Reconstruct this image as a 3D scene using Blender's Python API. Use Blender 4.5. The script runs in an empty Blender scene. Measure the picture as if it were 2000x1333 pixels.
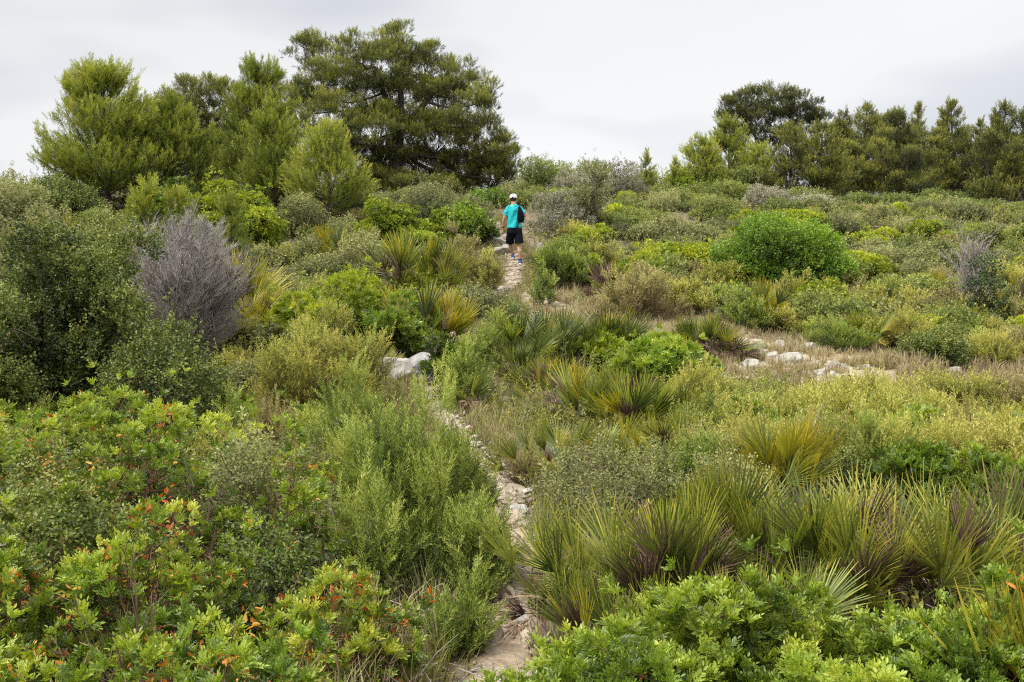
import bpy, math, random
import numpy as np
from mathutils import Matrix, Vector

SC = bpy.context.scene
COL = SC.collection
rng = np.random.default_rng(11)
random.seed(5)
F_PX = 2000.0 / 36.0 * 35.0          # focal length of the 35 mm lens, in pixels of a 2000 px wide frame
HORIZON = 560.0
PITCH = math.atan((666.5 - HORIZON) / F_PX)

# ------------------------------------------------------------------ view helpers
def ray(px, py):
    cx = (np.asarray(px, float) - 1000.0) / F_PX
    cy = (666.5 - np.asarray(py, float)) / F_PX
    Y = math.cos(PITCH) + cy * math.sin(PITCH)
    Z = -math.sin(PITCH) + cy * math.cos(PITCH)
    return cx / Y, Z / Y                   # X per unit depth, Z per unit depth

def slope(py): return float(ray(1000, py)[1])

# ------------------------------------------------------------------ smooth noise
class Noise:
    def __init__(s, seed, n=10):
        r = np.random.default_rng(seed)
        d = r.normal(size=(n, 3)); s.d = d / np.linalg.norm(d, axis=1)[:, None] * r.uniform(.6, 1.9, n)[:, None]
        s.p = r.uniform(0, 6.28, n); s.n = n
    def __call__(s, P, f=1.0):
        return np.sin(P @ (s.d.T * f) + s.p).sum(-1) / s.n * 2.0
NZ = Noise(3); NZ2 = Noise(4); NZ3 = Noise(9)

# ------------------------------------------------------------------ terrain
CTRL = [(-4,0,-1.62),(0,0,-1.62),(4,0,-1.62),(-4,3,-1.6),(0,3,-1.62),(4,3,-1.62),(-5,6,-1.6),(0,6,-1.67),(5,6,-1.65),
 (-6,8.5,-1.55),(0,8.5,-1.7),(6,8.5,-1.65),(-8,12,-1.2),(-3,12,-1.4),(0,12,-1.5),(4,12,-1.5),(8,12,-1.45),
 (-10,15,-.7),(-4,15,-.95),(0,15,-1.08),(4,15,-1.0),(8,15,-1.12),(-12,20,.1),(-4,20,-.2),(0,20,-.42),(5,20,-.35),(11,20,-.3),
 (-14,24.6,1.1),(-6,24.6,.8),(0,24.6,.47),(6,24.6,.55),(13,24.6,.45),(-15,28,2.0),(-7,28,1.75),(0,28,1.35),(7,28,1.25),(15,28,1.1),
 (-17,34,3.2),(-7,34,2.95),(0,34,2.75),(8,34,2.4),(17,34,2.2),(-20,42,4.0),(-7,42,4.0),(0,42,3.75),(10,42,3.2),(21,42,2.95),
 (-22,48,4.3),(0,48,4.2),(12,48,3.85),(24,48,3.4),(-28,58,4.0),(0,58,4.0),(14,58,4.0),(30,58,3.6),(-30,75,2.5),(0,75,2.5),(30,75,2.5),
 (-40,95,0),(0,95,0),(40,95,0),(-45,5,-1.2),(45,5,-1.6),(-45,25,1.2),(45,25,.4),(-45,50,4.0),(45,50,3.4)]
CT = np.array(CTRL, float)
def _tps(r2): return np.where(r2 > 1e-9, .5 * r2 * np.log(np.maximum(r2, 1e-9)), 0.0)
def _fit():
    n = len(CT); A = np.zeros((n + 3, n + 3)); d = CT[:, None, :2] - CT[None, :, :2]
    A[:n, :n] = _tps((d ** 2).sum(-1)) + np.eye(n) * 2.0
    A[:n, n] = 1; A[:n, n + 1:] = CT[:, :2]; A[n:, :n] = A[:n, n:].T
    return np.linalg.solve(A, np.concatenate([CT[:, 2], np.zeros(3)]))
WT = _fit()
def terr(X, Y):
    X = np.asarray(X, float); Y = np.asarray(Y, float); sh = np.broadcast(X, Y).shape
    X = np.broadcast_to(X, sh).ravel(); Y = np.broadcast_to(Y, sh).ravel()
    xc = np.clip(X, -45, 45); yc = np.clip(Y, -5, 95)
    out = np.empty(len(xc)); n = len(CT)
    for i in range(0, len(xc), 40000):
        a = slice(i, i + 40000)
        r2 = (xc[a, None] - CT[:, 0]) ** 2 + (yc[a, None] - CT[:, 1]) ** 2
        out[a] = _tps(r2) @ WT[:n] + WT[n] + WT[n + 1] * xc[a] + WT[n + 2] * yc[a]
    P = np.stack([X, Y, 0 * X], -1)
    k = np.clip(Y / 25, .15, 1)
    out += .10 * NZ(P, .55) * k + .035 * NZ2(P, 2.3)
    far = np.maximum(0, Y - 95) + np.maximum(0, np.abs(X) - 45) + np.maximum(0, -5 - Y)
    e = np.exp(-far / 60)
    return (out * e - 20 * (1 - e)).reshape(sh)
_YS = np.concatenate([np.linspace(1.2, 12, 260), np.linspace(12.05, 60, 480)])
def ground(px, py):
    xs, sl = ray(px, py)
    zt = terr(xs * _YS, _YS); zr = sl * _YS
    w = np.where(zr <= zt)[0]
    if len(w) == 0:
        i = int(np.argmin(zr - zt))
    else: i = int(w[0])
    Y = _YS[i]
    return float(xs * Y), float(Y), float(zt[i])

# ------------------------------------------------------------------ materials
GAIN = (1.34, 1.23, 1.06)
def nodes_of(m):
    m.use_nodes = True; nt = m.node_tree; nt.nodes.clear(); return nt, nt.nodes, nt.links
def ramp(nd, stops):
    r = nd.new('ShaderNodeValToRGB'); e = r.color_ramp.elements
    while len(e) < len(stops): e.new(.5)
    for i, (p, c) in enumerate(stops): e[i].position = p; e[i].color = (*c, 1)
    return r
def leaf_mat(name, stops, trans=.35, rough=.5, spec=.35, objvar=.26, patch=.4, hue=.014, gain=GAIN):
    m = bpy.data.materials.new(name); nt, nd, lk = nodes_of(m)
    at = nd.new('ShaderNodeAttribute'); at.attribute_name = 'tone'
    oi = nd.new('ShaderNodeObjectInfo')
    ma = nd.new('ShaderNodeMath'); ma.operation = 'MULTIPLY_ADD'; ma.inputs[1].default_value = objvar; lk.new(oi.outputs['Random'], ma.inputs[0])
    lk.new(at.outputs['Fac'], ma.inputs[2])
    sb = nd.new('ShaderNodeMath'); sb.operation = 'SUBTRACT'; sb.inputs[1].default_value = objvar / 2; lk.new(ma.outputs[0], sb.inputs[0])
    ge = nd.new('ShaderNodeNewGeometry'); nz = nd.new('ShaderNodeTexNoise'); nz.inputs['Scale'].default_value = 1.7; nz.inputs['Detail'].default_value = 3
    lk.new(ge.outputs['Position'], nz.inputs['Vector'])
    pa = nd.new('ShaderNodeMath'); pa.operation = 'MULTIPLY_ADD'; pa.inputs[1].default_value = patch; lk.new(nz.outputs[0], pa.inputs[0]); lk.new(sb.outputs[0], pa.inputs[2])
    pb = nd.new('ShaderNodeMath'); pb.operation = 'SUBTRACT'; pb.inputs[1].default_value = patch / 2; lk.new(pa.outputs[0], pb.inputs[0])
    r0 = ramp(nd, [(q, tuple(min(c * g, .75) for c, g in zip(col, gain))) for q, col in stops]); lk.new(pb.outputs[0], r0.inputs[0])
    sp = nd.new('ShaderNodeSeparateColor'); lk.new(nz.outputs['Color'], sp.inputs[0])
    hm = nd.new('ShaderNodeMapRange'); hm.inputs[1].default_value = .3; hm.inputs[2].default_value = .7; hm.inputs[3].default_value = .5 - hue; hm.inputs[4].default_value = .5 + hue; lk.new(sp.outputs[1], hm.inputs[0])
    r = nd.new('ShaderNodeHueSaturation'); lk.new(r0.outputs[0], r.inputs['Color']); lk.new(hm.outputs[0], r.inputs['Hue'])
    p = nd.new('ShaderNodeBsdfPrincipled'); p.inputs['Roughness'].default_value = rough; p.inputs['Specular IOR Level'].default_value = spec
    lk.new(r.outputs[0], p.inputs['Base Color'])
    out = nd.new('ShaderNodeOutputMaterial')
    if trans > 0:
        t = nd.new('ShaderNodeBsdfTranslucent'); hs = nd.new('ShaderNodeHueSaturation')
        hs.inputs['Saturation'].default_value = 1.1; hs.inputs['Value'].default_value = 1.25; lk.new(r.outputs[0], hs.inputs['Color']); lk.new(hs.outputs[0], t.inputs[0])
        mx = nd.new('ShaderNodeMixShader'); mx.inputs[0].default_value = trans
        lk.new(p.outputs[0], mx.inputs[1]); lk.new(t.outputs[0], mx.inputs[2]); lk.new(mx.outputs[0], out.inputs[0])
    else: lk.new(p.outputs[0], out.inputs[0])
    return m
def noise_mat(name, stops, scale=6, detail=8, rough=.9, bump=.4, spec=.2, scale2=None, dist=.02):
    m = bpy.data.materials.new(name); nt, nd, lk = nodes_of(m)
    tc = nd.new('ShaderNodeTexCoord'); n1 = nd.new('ShaderNodeTexNoise'); n1.inputs['Scale'].default_value = scale; n1.inputs['Detail'].default_value = detail
    n1.inputs['Roughness'].default_value = .65; lk.new(tc.outputs['Object'], n1.inputs['Vector'])
    r = ramp(nd, stops); lk.new(n1.outputs[0], r.inputs[0])
    p = nd.new('ShaderNodeBsdfPrincipled'); p.inputs['Roughness'].default_value = rough; p.inputs['Specular IOR Level'].default_value = spec
    lk.new(r.outputs[0], p.inputs['Base Color'])
    n2 = nd.new('ShaderNodeTexNoise'); n2.inputs['Scale'].default_value = scale2 or scale * 4; n2.inputs['Detail'].default_value = 6; lk.new(tc.outputs['Object'], n2.inputs['Vector'])
    b = nd.new('ShaderNodeBump'); b.inputs['Strength'].default_value = bump; b.inputs['Distance'].default_value = dist
    lk.new(n2.outputs[0], b.inputs['Height']); lk.new(b.outputs[0], p.inputs['Normal'])
    out = nd.new('ShaderNodeOutputMaterial'); lk.new(p.outputs[0], out.inputs[0])
    return m

M = {}
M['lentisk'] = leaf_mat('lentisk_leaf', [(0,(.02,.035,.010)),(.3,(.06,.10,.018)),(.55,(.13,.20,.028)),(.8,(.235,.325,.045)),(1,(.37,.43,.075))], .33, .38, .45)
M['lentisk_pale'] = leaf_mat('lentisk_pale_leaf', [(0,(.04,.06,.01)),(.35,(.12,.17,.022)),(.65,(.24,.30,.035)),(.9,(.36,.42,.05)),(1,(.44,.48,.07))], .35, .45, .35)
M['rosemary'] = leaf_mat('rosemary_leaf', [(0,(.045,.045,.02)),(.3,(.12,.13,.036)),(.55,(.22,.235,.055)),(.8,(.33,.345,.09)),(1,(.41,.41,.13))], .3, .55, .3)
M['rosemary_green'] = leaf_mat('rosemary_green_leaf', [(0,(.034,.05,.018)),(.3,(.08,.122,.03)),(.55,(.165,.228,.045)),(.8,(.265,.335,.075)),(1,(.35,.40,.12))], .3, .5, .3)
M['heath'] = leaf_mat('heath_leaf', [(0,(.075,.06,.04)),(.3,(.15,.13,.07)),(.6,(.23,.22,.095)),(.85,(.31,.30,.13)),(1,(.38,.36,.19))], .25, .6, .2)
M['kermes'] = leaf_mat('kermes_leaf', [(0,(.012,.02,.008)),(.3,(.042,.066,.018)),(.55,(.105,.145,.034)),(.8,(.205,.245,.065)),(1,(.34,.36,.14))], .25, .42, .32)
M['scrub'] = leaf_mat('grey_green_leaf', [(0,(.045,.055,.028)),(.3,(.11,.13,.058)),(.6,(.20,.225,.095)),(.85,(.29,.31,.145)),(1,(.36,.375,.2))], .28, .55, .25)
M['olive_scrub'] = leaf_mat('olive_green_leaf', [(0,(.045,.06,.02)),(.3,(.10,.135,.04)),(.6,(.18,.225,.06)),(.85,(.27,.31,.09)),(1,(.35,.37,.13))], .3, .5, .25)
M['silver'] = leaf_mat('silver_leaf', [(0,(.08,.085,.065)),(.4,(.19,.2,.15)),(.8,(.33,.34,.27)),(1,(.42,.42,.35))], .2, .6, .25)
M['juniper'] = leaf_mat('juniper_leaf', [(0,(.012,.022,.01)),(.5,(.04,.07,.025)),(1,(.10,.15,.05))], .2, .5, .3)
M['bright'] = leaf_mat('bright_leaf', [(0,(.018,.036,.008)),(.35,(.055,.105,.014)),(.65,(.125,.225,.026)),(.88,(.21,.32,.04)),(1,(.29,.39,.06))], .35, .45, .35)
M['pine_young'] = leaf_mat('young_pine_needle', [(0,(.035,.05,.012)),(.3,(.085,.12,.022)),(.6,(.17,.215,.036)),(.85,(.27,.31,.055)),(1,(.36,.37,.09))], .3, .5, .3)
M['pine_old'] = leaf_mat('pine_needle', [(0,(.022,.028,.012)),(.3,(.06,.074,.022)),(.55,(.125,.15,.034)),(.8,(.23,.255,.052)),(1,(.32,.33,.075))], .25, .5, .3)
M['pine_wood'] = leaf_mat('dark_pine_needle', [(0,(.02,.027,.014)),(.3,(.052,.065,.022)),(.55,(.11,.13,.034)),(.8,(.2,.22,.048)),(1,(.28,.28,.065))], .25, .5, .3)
M['palm_green'] = leaf_mat('palm_green_blade', [(0,(.04,.06,.014)),(.35,(.11,.145,.026)),(.65,(.215,.25,.042)),(.88,(.35,.34,.055)),(1,(.40,.28,.075))], .28, .38, .45)
M['palm_dark'] = leaf_mat('palm_dark_green_blade', [(0,(.022,.036,.012)),(.4,(.066,.095,.022)),(.75,(.14,.175,.035)),(.95,(.26,.28,.055)),(1,(.33,.27,.08))], .25, .4, .45)
M['palm_yellow'] = leaf_mat('palm_yellow_blade', [(0,(.11,.12,.015)),(.4,(.215,.215,.028)),(.75,(.36,.32,.04)),(1,(.48,.32,.05))], .3, .4, .4)
M['palm_dry'] = leaf_mat('palm_dry_blade', [(0,(.045,.026,.024)),(.4,(.105,.06,.048)),(.7,(.18,.115,.08)),(1,(.30,.225,.15))], .15, .6, .25, gain=(1, 1, 1))
M['palm_straw'] = leaf_mat('palm_straw_blade', [(0,(.18,.13,.085)),(.5,(.30,.235,.17)),(1,(.48,.41,.33))], .2, .6, .2)
M['dead_leaf'] = leaf_mat('orange_dead_leaf', [(0,(.16,.05,.03)),(.35,(.36,.11,.03)),(.7,(.52,.22,.04)),(1,(.56,.38,.12))], .3, .5, .3)
M['dry_grass'] = leaf_mat('dry_grass_blade', [(0,(.16,.12,.07)),(.3,(.27,.22,.125)),(.6,(.40,.34,.2)),(.85,(.5,.44,.28)),(1,(.58,.53,.38))], .3, .7, .15, gain=(1.08, 1.06, 1.0), hue=.006)
M['green_grass'] = leaf_mat('green_grass_blade', [(0,(.08,.085,.03)),(.4,(.16,.18,.055)),(.75,(.25,.27,.09)),(1,(.36,.33,.15))], .3, .6, .2)
M['dead_twig'] = leaf_mat('dead_grey_twig', [(0,(.085,.07,.066)),(.35,(.215,.19,.172)),(.7,(.36,.325,.295)),(1,(.5,.46,.42))], 0, .85, .1, gain=(1, 1, 1), hue=.004)
M['pale_twig'] = leaf_mat('pale_twig', [(0,(.2,.17,.15)),(.5,(.34,.3,.27)),(1,(.5,.46,.42))], 0, .85, .1)
M['twig'] = leaf_mat('shrub_twig', [(0,(.055,.04,.032)),(.5,(.11,.085,.07)),(1,(.2,.165,.14))], 0, .85, .1)
M['red_twig'] = leaf_mat('reddish_twig', [(0,(.07,.03,.025)),(.5,(.15,.075,.055)),(1,(.25,.17,.14))], 0, .7, .2)
M['bark'] = noise_mat('pine_bark', [(.25,(.035,.027,.024)),(.5,(.085,.066,.056)),(.75,(.15,.125,.11))], 9, bump=.9, dist=.03)
M['rock'] = noise_mat('limestone', [(.28,(.10,.095,.08)),(.40,(.25,.235,.205)),(.52,(.36,.335,.295)),(.70,(.49,.46,.405))], 6.5, 12, bump=.8, dist=.03, scale2=11)
M['rock_warm'] = noise_mat('warm_limestone', [(.25,(.15,.115,.08)),(.45,(.29,.235,.175)),(.6,(.41,.345,.265)),(.78,(.52,.46,.37))], 5, 12, bump=.8, dist=.03, scale2=14)
M['rock_grey'] = noise_mat('grey_limestone', [(.25,(.13,.125,.12)),(.45,(.27,.26,.25)),(.6,(.38,.365,.345)),(.78,(.5,.48,.45))], 5, 12, bump=.8, dist=.03, scale2=14)
M['soil'] = noise_mat('dry_soil', [(.25,(.055,.045,.028)),(.42,(.11,.09,.055)),(.55,(.17,.135,.085)),(.72,(.25,.205,.14))], 1.1, 12, bump=.6, scale2=20)
M['dry_ground'] = noise_mat('dry_ground', [(.25,(.16,.13,.085)),(.42,(.27,.225,.155)),(.55,(.37,.315,.225)),(.72,(.48,.42,.32))], 2.2, 12, bump=.7, scale2=18)
M['path'] = noise_mat('path_dirt', [(.25,(.12,.09,.06)),(.42,(.22,.165,.11)),(.55,(.33,.26,.18)),(.72,(.46,.385,.29))], 3.6, 12, bump=.9, scale2=22, dist=.03)

# ------------------------------------------------------------------ objects
def finish(me, mats, smooth=False):
    for m in (mats if isinstance(mats, (list, tuple)) else [mats]): me.materials.append(m)
    if smooth: me.polygons.foreach_set('use_smooth', np.ones(len(me.polygons), bool))
    me.update(); return me
def mesh_np(name, V, F4, mat, tone=None, smooth=False, F3=None):
    V = np.asarray(V, np.float32); F4 = np.asarray(F4, np.int32).reshape(-1, 4)
    F3 = np.zeros((0, 3), np.int32) if F3 is None else np.asarray(F3, np.int32).reshape(-1, 3)
    me = bpy.data.meshes.new(name)
    me.vertices.add(len(V)); me.vertices.foreach_set('co', V.ravel())
    n4, n3 = len(F4), len(F3)
    me.loops.add(n4 * 4 + n3 * 3); me.loops.foreach_set('vertex_index', np.concatenate([F4.ravel(), F3.ravel()]))
    me.polygons.add(n4 + n3)
    st = np.concatenate([np.arange(n4) * 4, n4 * 4 + np.arange(n3) * 3]).astype(np.int32)
    me.polygons.foreach_set('loop_start', st)
    if tone is not None:
        a = me.attributes.new('tone', 'FLOAT', 'POINT'); a.data.foreach_set('value', np.clip(tone, 0.02, .98).astype(np.float32))
    me.update(calc_edges=True)
    return finish(me, mat, smooth)
def empty(name, loc, label=None, cat=None, group=None):
    o = bpy.data.objects.new(name, None); o.location = loc; o.empty_display_size = .1; COL.objects.link(o)
    tag(o, label, cat, group); return o
def tag(o, label=None, cat=None, group=None, kind=None):
    if label: o['label'] = label
    if cat: o['category'] = cat
    if group: o['group'] = group
    if kind: o['kind'] = kind
    return o
def add(name, me, parent=None, loc=None):
    o = bpy.data.objects.new(name, me); COL.objects.link(o)
    if parent is not None: o.parent = parent
    if loc is not None: o.location = loc
    return o

# ------------------------------------------------------------------ geometry kit
def nrm(v): return v / np.maximum(np.linalg.norm(v, axis=-1, keepdims=True), 1e-9)
def frames(D, roll, up=None):
    D = nrm(D); ref = np.tile(np.array([0, 0, 1.0]), (len(D), 1)); ref[np.abs(D[:, 2]) > .95] = (1, 0, 0)
    x = nrm(np.cross(ref, D)); y = np.cross(D, x)
    c, s = np.cos(roll)[:, None], np.sin(roll)[:, None]
    return np.stack([x * c + y * s, -x * s + y * c, D], -1)        # columns
class Buf:
    def __init__(s): s.V = []; s.F = []; s.T = []; s.n = 0
    def put(s, V, F, T):
        s.V.append(V); s.F.append(F + s.n); s.T.append(T); s.n += len(V)
    def inst(s, temps, P, D, scale, tone, r, roll=None):
        n = len(P)
        if n == 0: return
        roll = r.uniform(0, 6.283, n) if roll is None else roll
        R = frames(D, roll); scale = np.broadcast_to(scale, (n,)); tone = np.broadcast_to(tone, (n,))
        k = r.integers(0, len(temps), n)
        for t, (TV, TF, TT) in enumerate(temps):
            i = np.where(k == t)[0]
            if len(i) == 0: continue
            V = np.einsum('nij,mj->nmi', R[i], TV) * scale[i, None, None] + P[i, None, :]
            F = TF[None] + (np.arange(len(i)) * len(TV))[:, None, None]
            T = TT[None] + tone[i, None] + r.normal(0, .05, len(i))[:, None]
            s.put(V.reshape(-1, 3), F.reshape(-1, 4), T.ravel())
    def tubes(s, P, R, sides=3, tone=.5):
        n, k, _ = P.shape
        if n == 0: return
        t = nrm(np.gradient(P, axis=1)); ref = np.where(np.abs(t[..., 2:3]) > .9, np.array([1., 0, 0]), np.array([0, 0, 1.]))
        x = nrm(np.cross(ref, t)); y = np.cross(t, x)
        a = np.arange(sides) / sides * 2 * np.pi
        V = P[:, :, None] + R[:, :, None, None] * (np.cos(a)[:, None] * x[:, :, None] + np.sin(a)[:, None] * y[:, :, None])
        base = (np.arange(n) * k * sides)[:, None, None] + (np.arange(k - 1) * sides)[None, :, None]
        j = np.arange(sides); jn = (j + 1) % sides
        F = np.stack([base + j, base + jn, base + sides + jn, base + sides + j], -1)
        T = np.broadcast_to(np.asarray(tone, float).reshape(-1, 1) if np.ndim(tone) else np.array([[tone]]), (n, k * sides)).ravel()
        s.put(V.reshape(-1, 3), F.reshape(-1, 4), T)
    def mesh(s, name, mat, smooth=False):
        return mesh_np(name, np.concatenate(s.V), np.concatenate(s.F), mat, np.concatenate(s.T), smooth)

def leaf6(b, o, d, n, L, w, tone, fold=.25, obov=.0):
    """folded leaf of two quads; o base, d direction, n leaf normal"""
    d = d / np.linalg.norm(d); s = np.cross(d, n); s /= np.linalg.norm(s); n = np.cross(s, d)
    h = n * w * fold
    V = np.array([o, o + d * L * (.3 + obov) + s * w * .46 + h, o + d * L * (.68 + obov) + s * w * .42 + h, o + d * L,
                  o + d * L * (.68 + obov) - s * w * .42 + h, o + d * L * (.3 + obov) - s * w * .46 + h])
    b.put(V, np.array([[0, 1, 2, 3], [0, 3, 4, 5]]), np.full(6, tone))
def leaf4(b, o, d, n, L, w, tone, at=.5):
    d = d / np.linalg.norm(d); s = np.cross(d, n); s /= max(np.linalg.norm(s), 1e-6)
    V = np.array([o, o + d * L * at + s * w * .5, o + d * L, o + d * L * at - s * w * .5])
    b.put(V, np.array([[0, 1, 2, 3]]), np.full(4, tone))
def done(b): return np.concatenate(b.V), np.concatenate(b.F), np.concatenate(b.T)
def rdir(r):
    v = r.normal(size=3); return v / np.linalg.norm(v)

def t_rosette(r, nl=6, pairs=4, ll=.027, lw=.011, L=.062, six=True):
    b = Buf(); a0 = r.uniform(0, 6.28)
    for i in range(nl):
        a = a0 + i * 2.4; el = math.radians(r.uniform(18, 75)); h = .03 * i / nl
        ax = np.array([math.cos(a) * math.cos(el), math.sin(a) * math.cos(el), math.sin(el)])
        sd = np.array([-math.sin(a), math.cos(a), 0]); up = np.cross(sd, ax) * -1
        if up[2] < 0: up = -up
        tn = (el - .8) * .28 + r.normal(0, .05); Lr = L * r.uniform(.8, 1.2)
        for j in range(pairs):
            t = .25 + .75 * (j + .5) / pairs
            p = np.array([0, 0, h]) + ax * Lr * t - np.array([0, 0, 1]) * .012 * t * t
            for sg in (-1, 1):
                d = ax * .75 + sd * sg * .8 + up * r.uniform(.0, .45)
                fn = leaf6 if six else leaf4
                fn(b, p, d, up + rdir(r) * .3, ll * r.uniform(.8, 1.15), lw * r.uniform(.85, 1.15), tn + r.normal(0, .06))
        (leaf6 if six else leaf4)(b, np.array([0, 0, h]) + ax * Lr, ax, up, ll, lw, tn)
    return done(b)
def t_shoot(r, L=.2, n=40, ll=.024, lw=.004, ang=42, jit=.12):
    b = Buf(); bend = rdir(r) * .06; bend[2] = 0
    for i in range(n):
        t = (i + .5) / n; a = i * 2.4 + r.uniform(-.4, .4); el = math.radians(ang + r.uniform(-14, 14)) * (1 - .45 * t)
        d = np.array([math.cos(a) * math.sin(el), math.sin(a) * math.sin(el), math.cos(el)])
        leaf4(b, np.array([0, 0, L * t]) + bend * t * t * (L / .2), d, rdir(r), ll * (1.1 - .4 * t), lw, (t - .5) * .28 + r.normal(0, jit), .45)
    return done(b)
def t_twig(r, L=.11, n=13, ll=.024, lw=.014, six=True):
    b = Buf(); k = rdir(r) * .03
    for i in range(n):
        t = (i + .5) / n; a = i * 2.4 + r.uniform(-.6, .6); el = math.radians(r.uniform(35, 85))
        d = np.array([math.cos(a) * math.sin(el), math.sin(a) * math.sin(el), math.cos(el)])
        (leaf6 if six else leaf4)(b, np.array([0, 0, L * t]) + k * math.sin(t * 3) + d * r.uniform(0, .02), d, rdir(r) + np.array([0, 0, .8]), ll * r.uniform(.7, 1.2), lw * r.uniform(.8, 1.2), r.normal(0, .13))
    return done(b)
def t_ball(r, n=10, s=.05, w=.028):
    b = Buf()
    for i in range(n):
        d = rdir(r); d[2] = abs(d[2]) * .9 + .1
        leaf4(b, d * s * r.uniform(0, .6), d + rdir(r) * .4, rdir(r), s * r.uniform(.7, 1.2), w * r.uniform(.7, 1.2), (d[2] - .5) * .2 + r.normal(0, .1))
    return done(b)
def t_needles(r, L=.16, n=16, ll=.085, lw=.008):
    b = Buf()
    for i in range(n):
        t = (i + .5) / n; a = i * 2.4 + r.uniform(-.5, .5); el = math.radians(r.uniform(22, 58)) * (1.15 - .6 * t)
        d = np.array([math.cos(a) * math.sin(el), math.sin(a) * math.sin(el), math.cos(el)])
        leaf4(b, np.array([0, 0, L * t]), d, rdir(r), ll * r.uniform(.75, 1.15), lw, (t - .45) * .3 + r.normal(0, .08), .4)
    return done(b)
def t_grass(r, n=16, h=.25, w=.006, spread=.6):
    b = Buf()
    for i in range(n):
        a = r.uniform(0, 6.28); H = h * r.uniform(.45, 1.15); lean = r.uniform(.05, spread)
        o = np.array([math.cos(a), math.sin(a), 0]) * r.uniform(0, .06); hd = np.array([math.cos(a + r.normal(0, .4)), math.sin(a + r.normal(0, .4)), 0]); sd = np.array([-hd[1], hd[0], 0]) * w * .5
        p1 = o + hd * H * lean * .35 + np.array([0, 0, H * .6]); p2 = o + hd * H * lean + np.array([0, 0, H * (1 - .35 * lean)])
        tn = r.normal(0, .14); V = np.array([o - sd, o + sd, p1 + sd * .8, p1 - sd * .8, p2 + sd * .15, p2 - sd * .15])
        b.put(V, np.array([[0, 1, 2, 3], [3, 2, 4, 5]]), np.array([tn - .1, tn - .1, tn, tn, tn + .1, tn + .1]))
    return done(b)
def t_frond(r, nb=20, fan=150, bl=.42, bw=.0125, pet=.32, droop=.05, wither=0.0):
    b = Buf(); a0 = math.radians(fan) / 2
    # petiole
    pp = np.array([[0, 0, 0], [0, -.015, pet * .5], [0, 0, pet]])[None]
    b.tubes(pp, np.array([[.009, .007, .006]]), 4, -.1)
    for i in range(nb):
        u = -1 + 2 * (i + .5) / nb + r.normal(0, .012); a = u * a0
        L = bl * (1 - .22 * abs(u) ** 1.6) * r.uniform(.88, 1.08) * (1 - wither * r.uniform(0, .5))
        cone = .10 + .12 * r.uniform(-1, 1) * (wither + .35)
        d = np.array([math.sin(a), cone, math.cos(a)]); d /= np.linalg.norm(d)
        s = np.array([math.cos(a), 0, -math.sin(a)]); n = np.cross(s, d)
        o = np.array([0, 0, pet]); tn = r.normal(0, .17)
        def c(t, k): return o + d * L * t - n * 0 + np.array([0, -1, 0]) * droop * L * t * t * 2 * k
        ws = [.0035, bw * .5, bw * .36, .0012]; ts = [.02, .42, .74, 1.0]; V = []; T = []
        kk = r.uniform(.3, 1.6)
        for t, w in zip(ts, ws):
            m = c(t, kk); V += [m - s * w + n * w * .35, m - n * w * .25, m + s * w + n * w * .35]
            T += [tn - .12 + .2 * t] * 3
        T[-3:] = [tn + .22] * 3
        F = []
        for q in range(3):
            k0 = q * 3; F += [[k0, k0 + 1, k0 + 4, k0 + 3], [k0 + 1, k0 + 2, k0 + 5, k0 + 4]]
        b.put(np.array(V), np.array(F), np.array(T))
    return done(b)
tr = np.random.default_rng(21)
TP = {
 'ros_near': [t_rosette(tr, int(tr.integers(5, 8)), 4) for _ in range(6)],
 'ros_mid': [t_rosette(tr, 5, 3, .04, .02, .07, False) for _ in range(5)],
 'ros_far': [t_ball(tr, 11, .07, .04) for _ in range(5)],
 'shoot_near': [t_shoot(tr, .19, 44, .03, .0048, 52, .14) for _ in range(6)],
 'shoot_mid': [t_shoot(tr, .18, 24, .036, .0085, 52, .14) for _ in range(5)],
 'shoot_far': [t_shoot(tr, .17, 13, .055, .016, 55, .14) for _ in range(5)],
 'twig_near': [t_twig(tr, .11, 14, .02, .012) for _ in range(6)],
 'twig_mid': [t_twig(tr, .12, 13, .028, .018) for _ in range(6)],
 'twig_far': [t_twig(tr, .13, 10, .045, .03, False) for _ in range(5)],
 'needle': [t_needles(tr, .18, 14, .11, .014) for _ in range(6)],
 'needle_long': [t_needles(tr, .24, 20, .10, .0125) for _ in range(5)],
 'needle_far': [t_needles(tr, .22, 13, .12, .02) for _ in range(5)],
 'grass': [t_grass(tr) for _ in range(6)],
 'grass_far': [t_grass(tr, 12, .25, .013) for _ in range(6)],
 'deadleaf': [t_twig(tr, .06, 5, .034, .014) for _ in range(6)],
}

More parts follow.
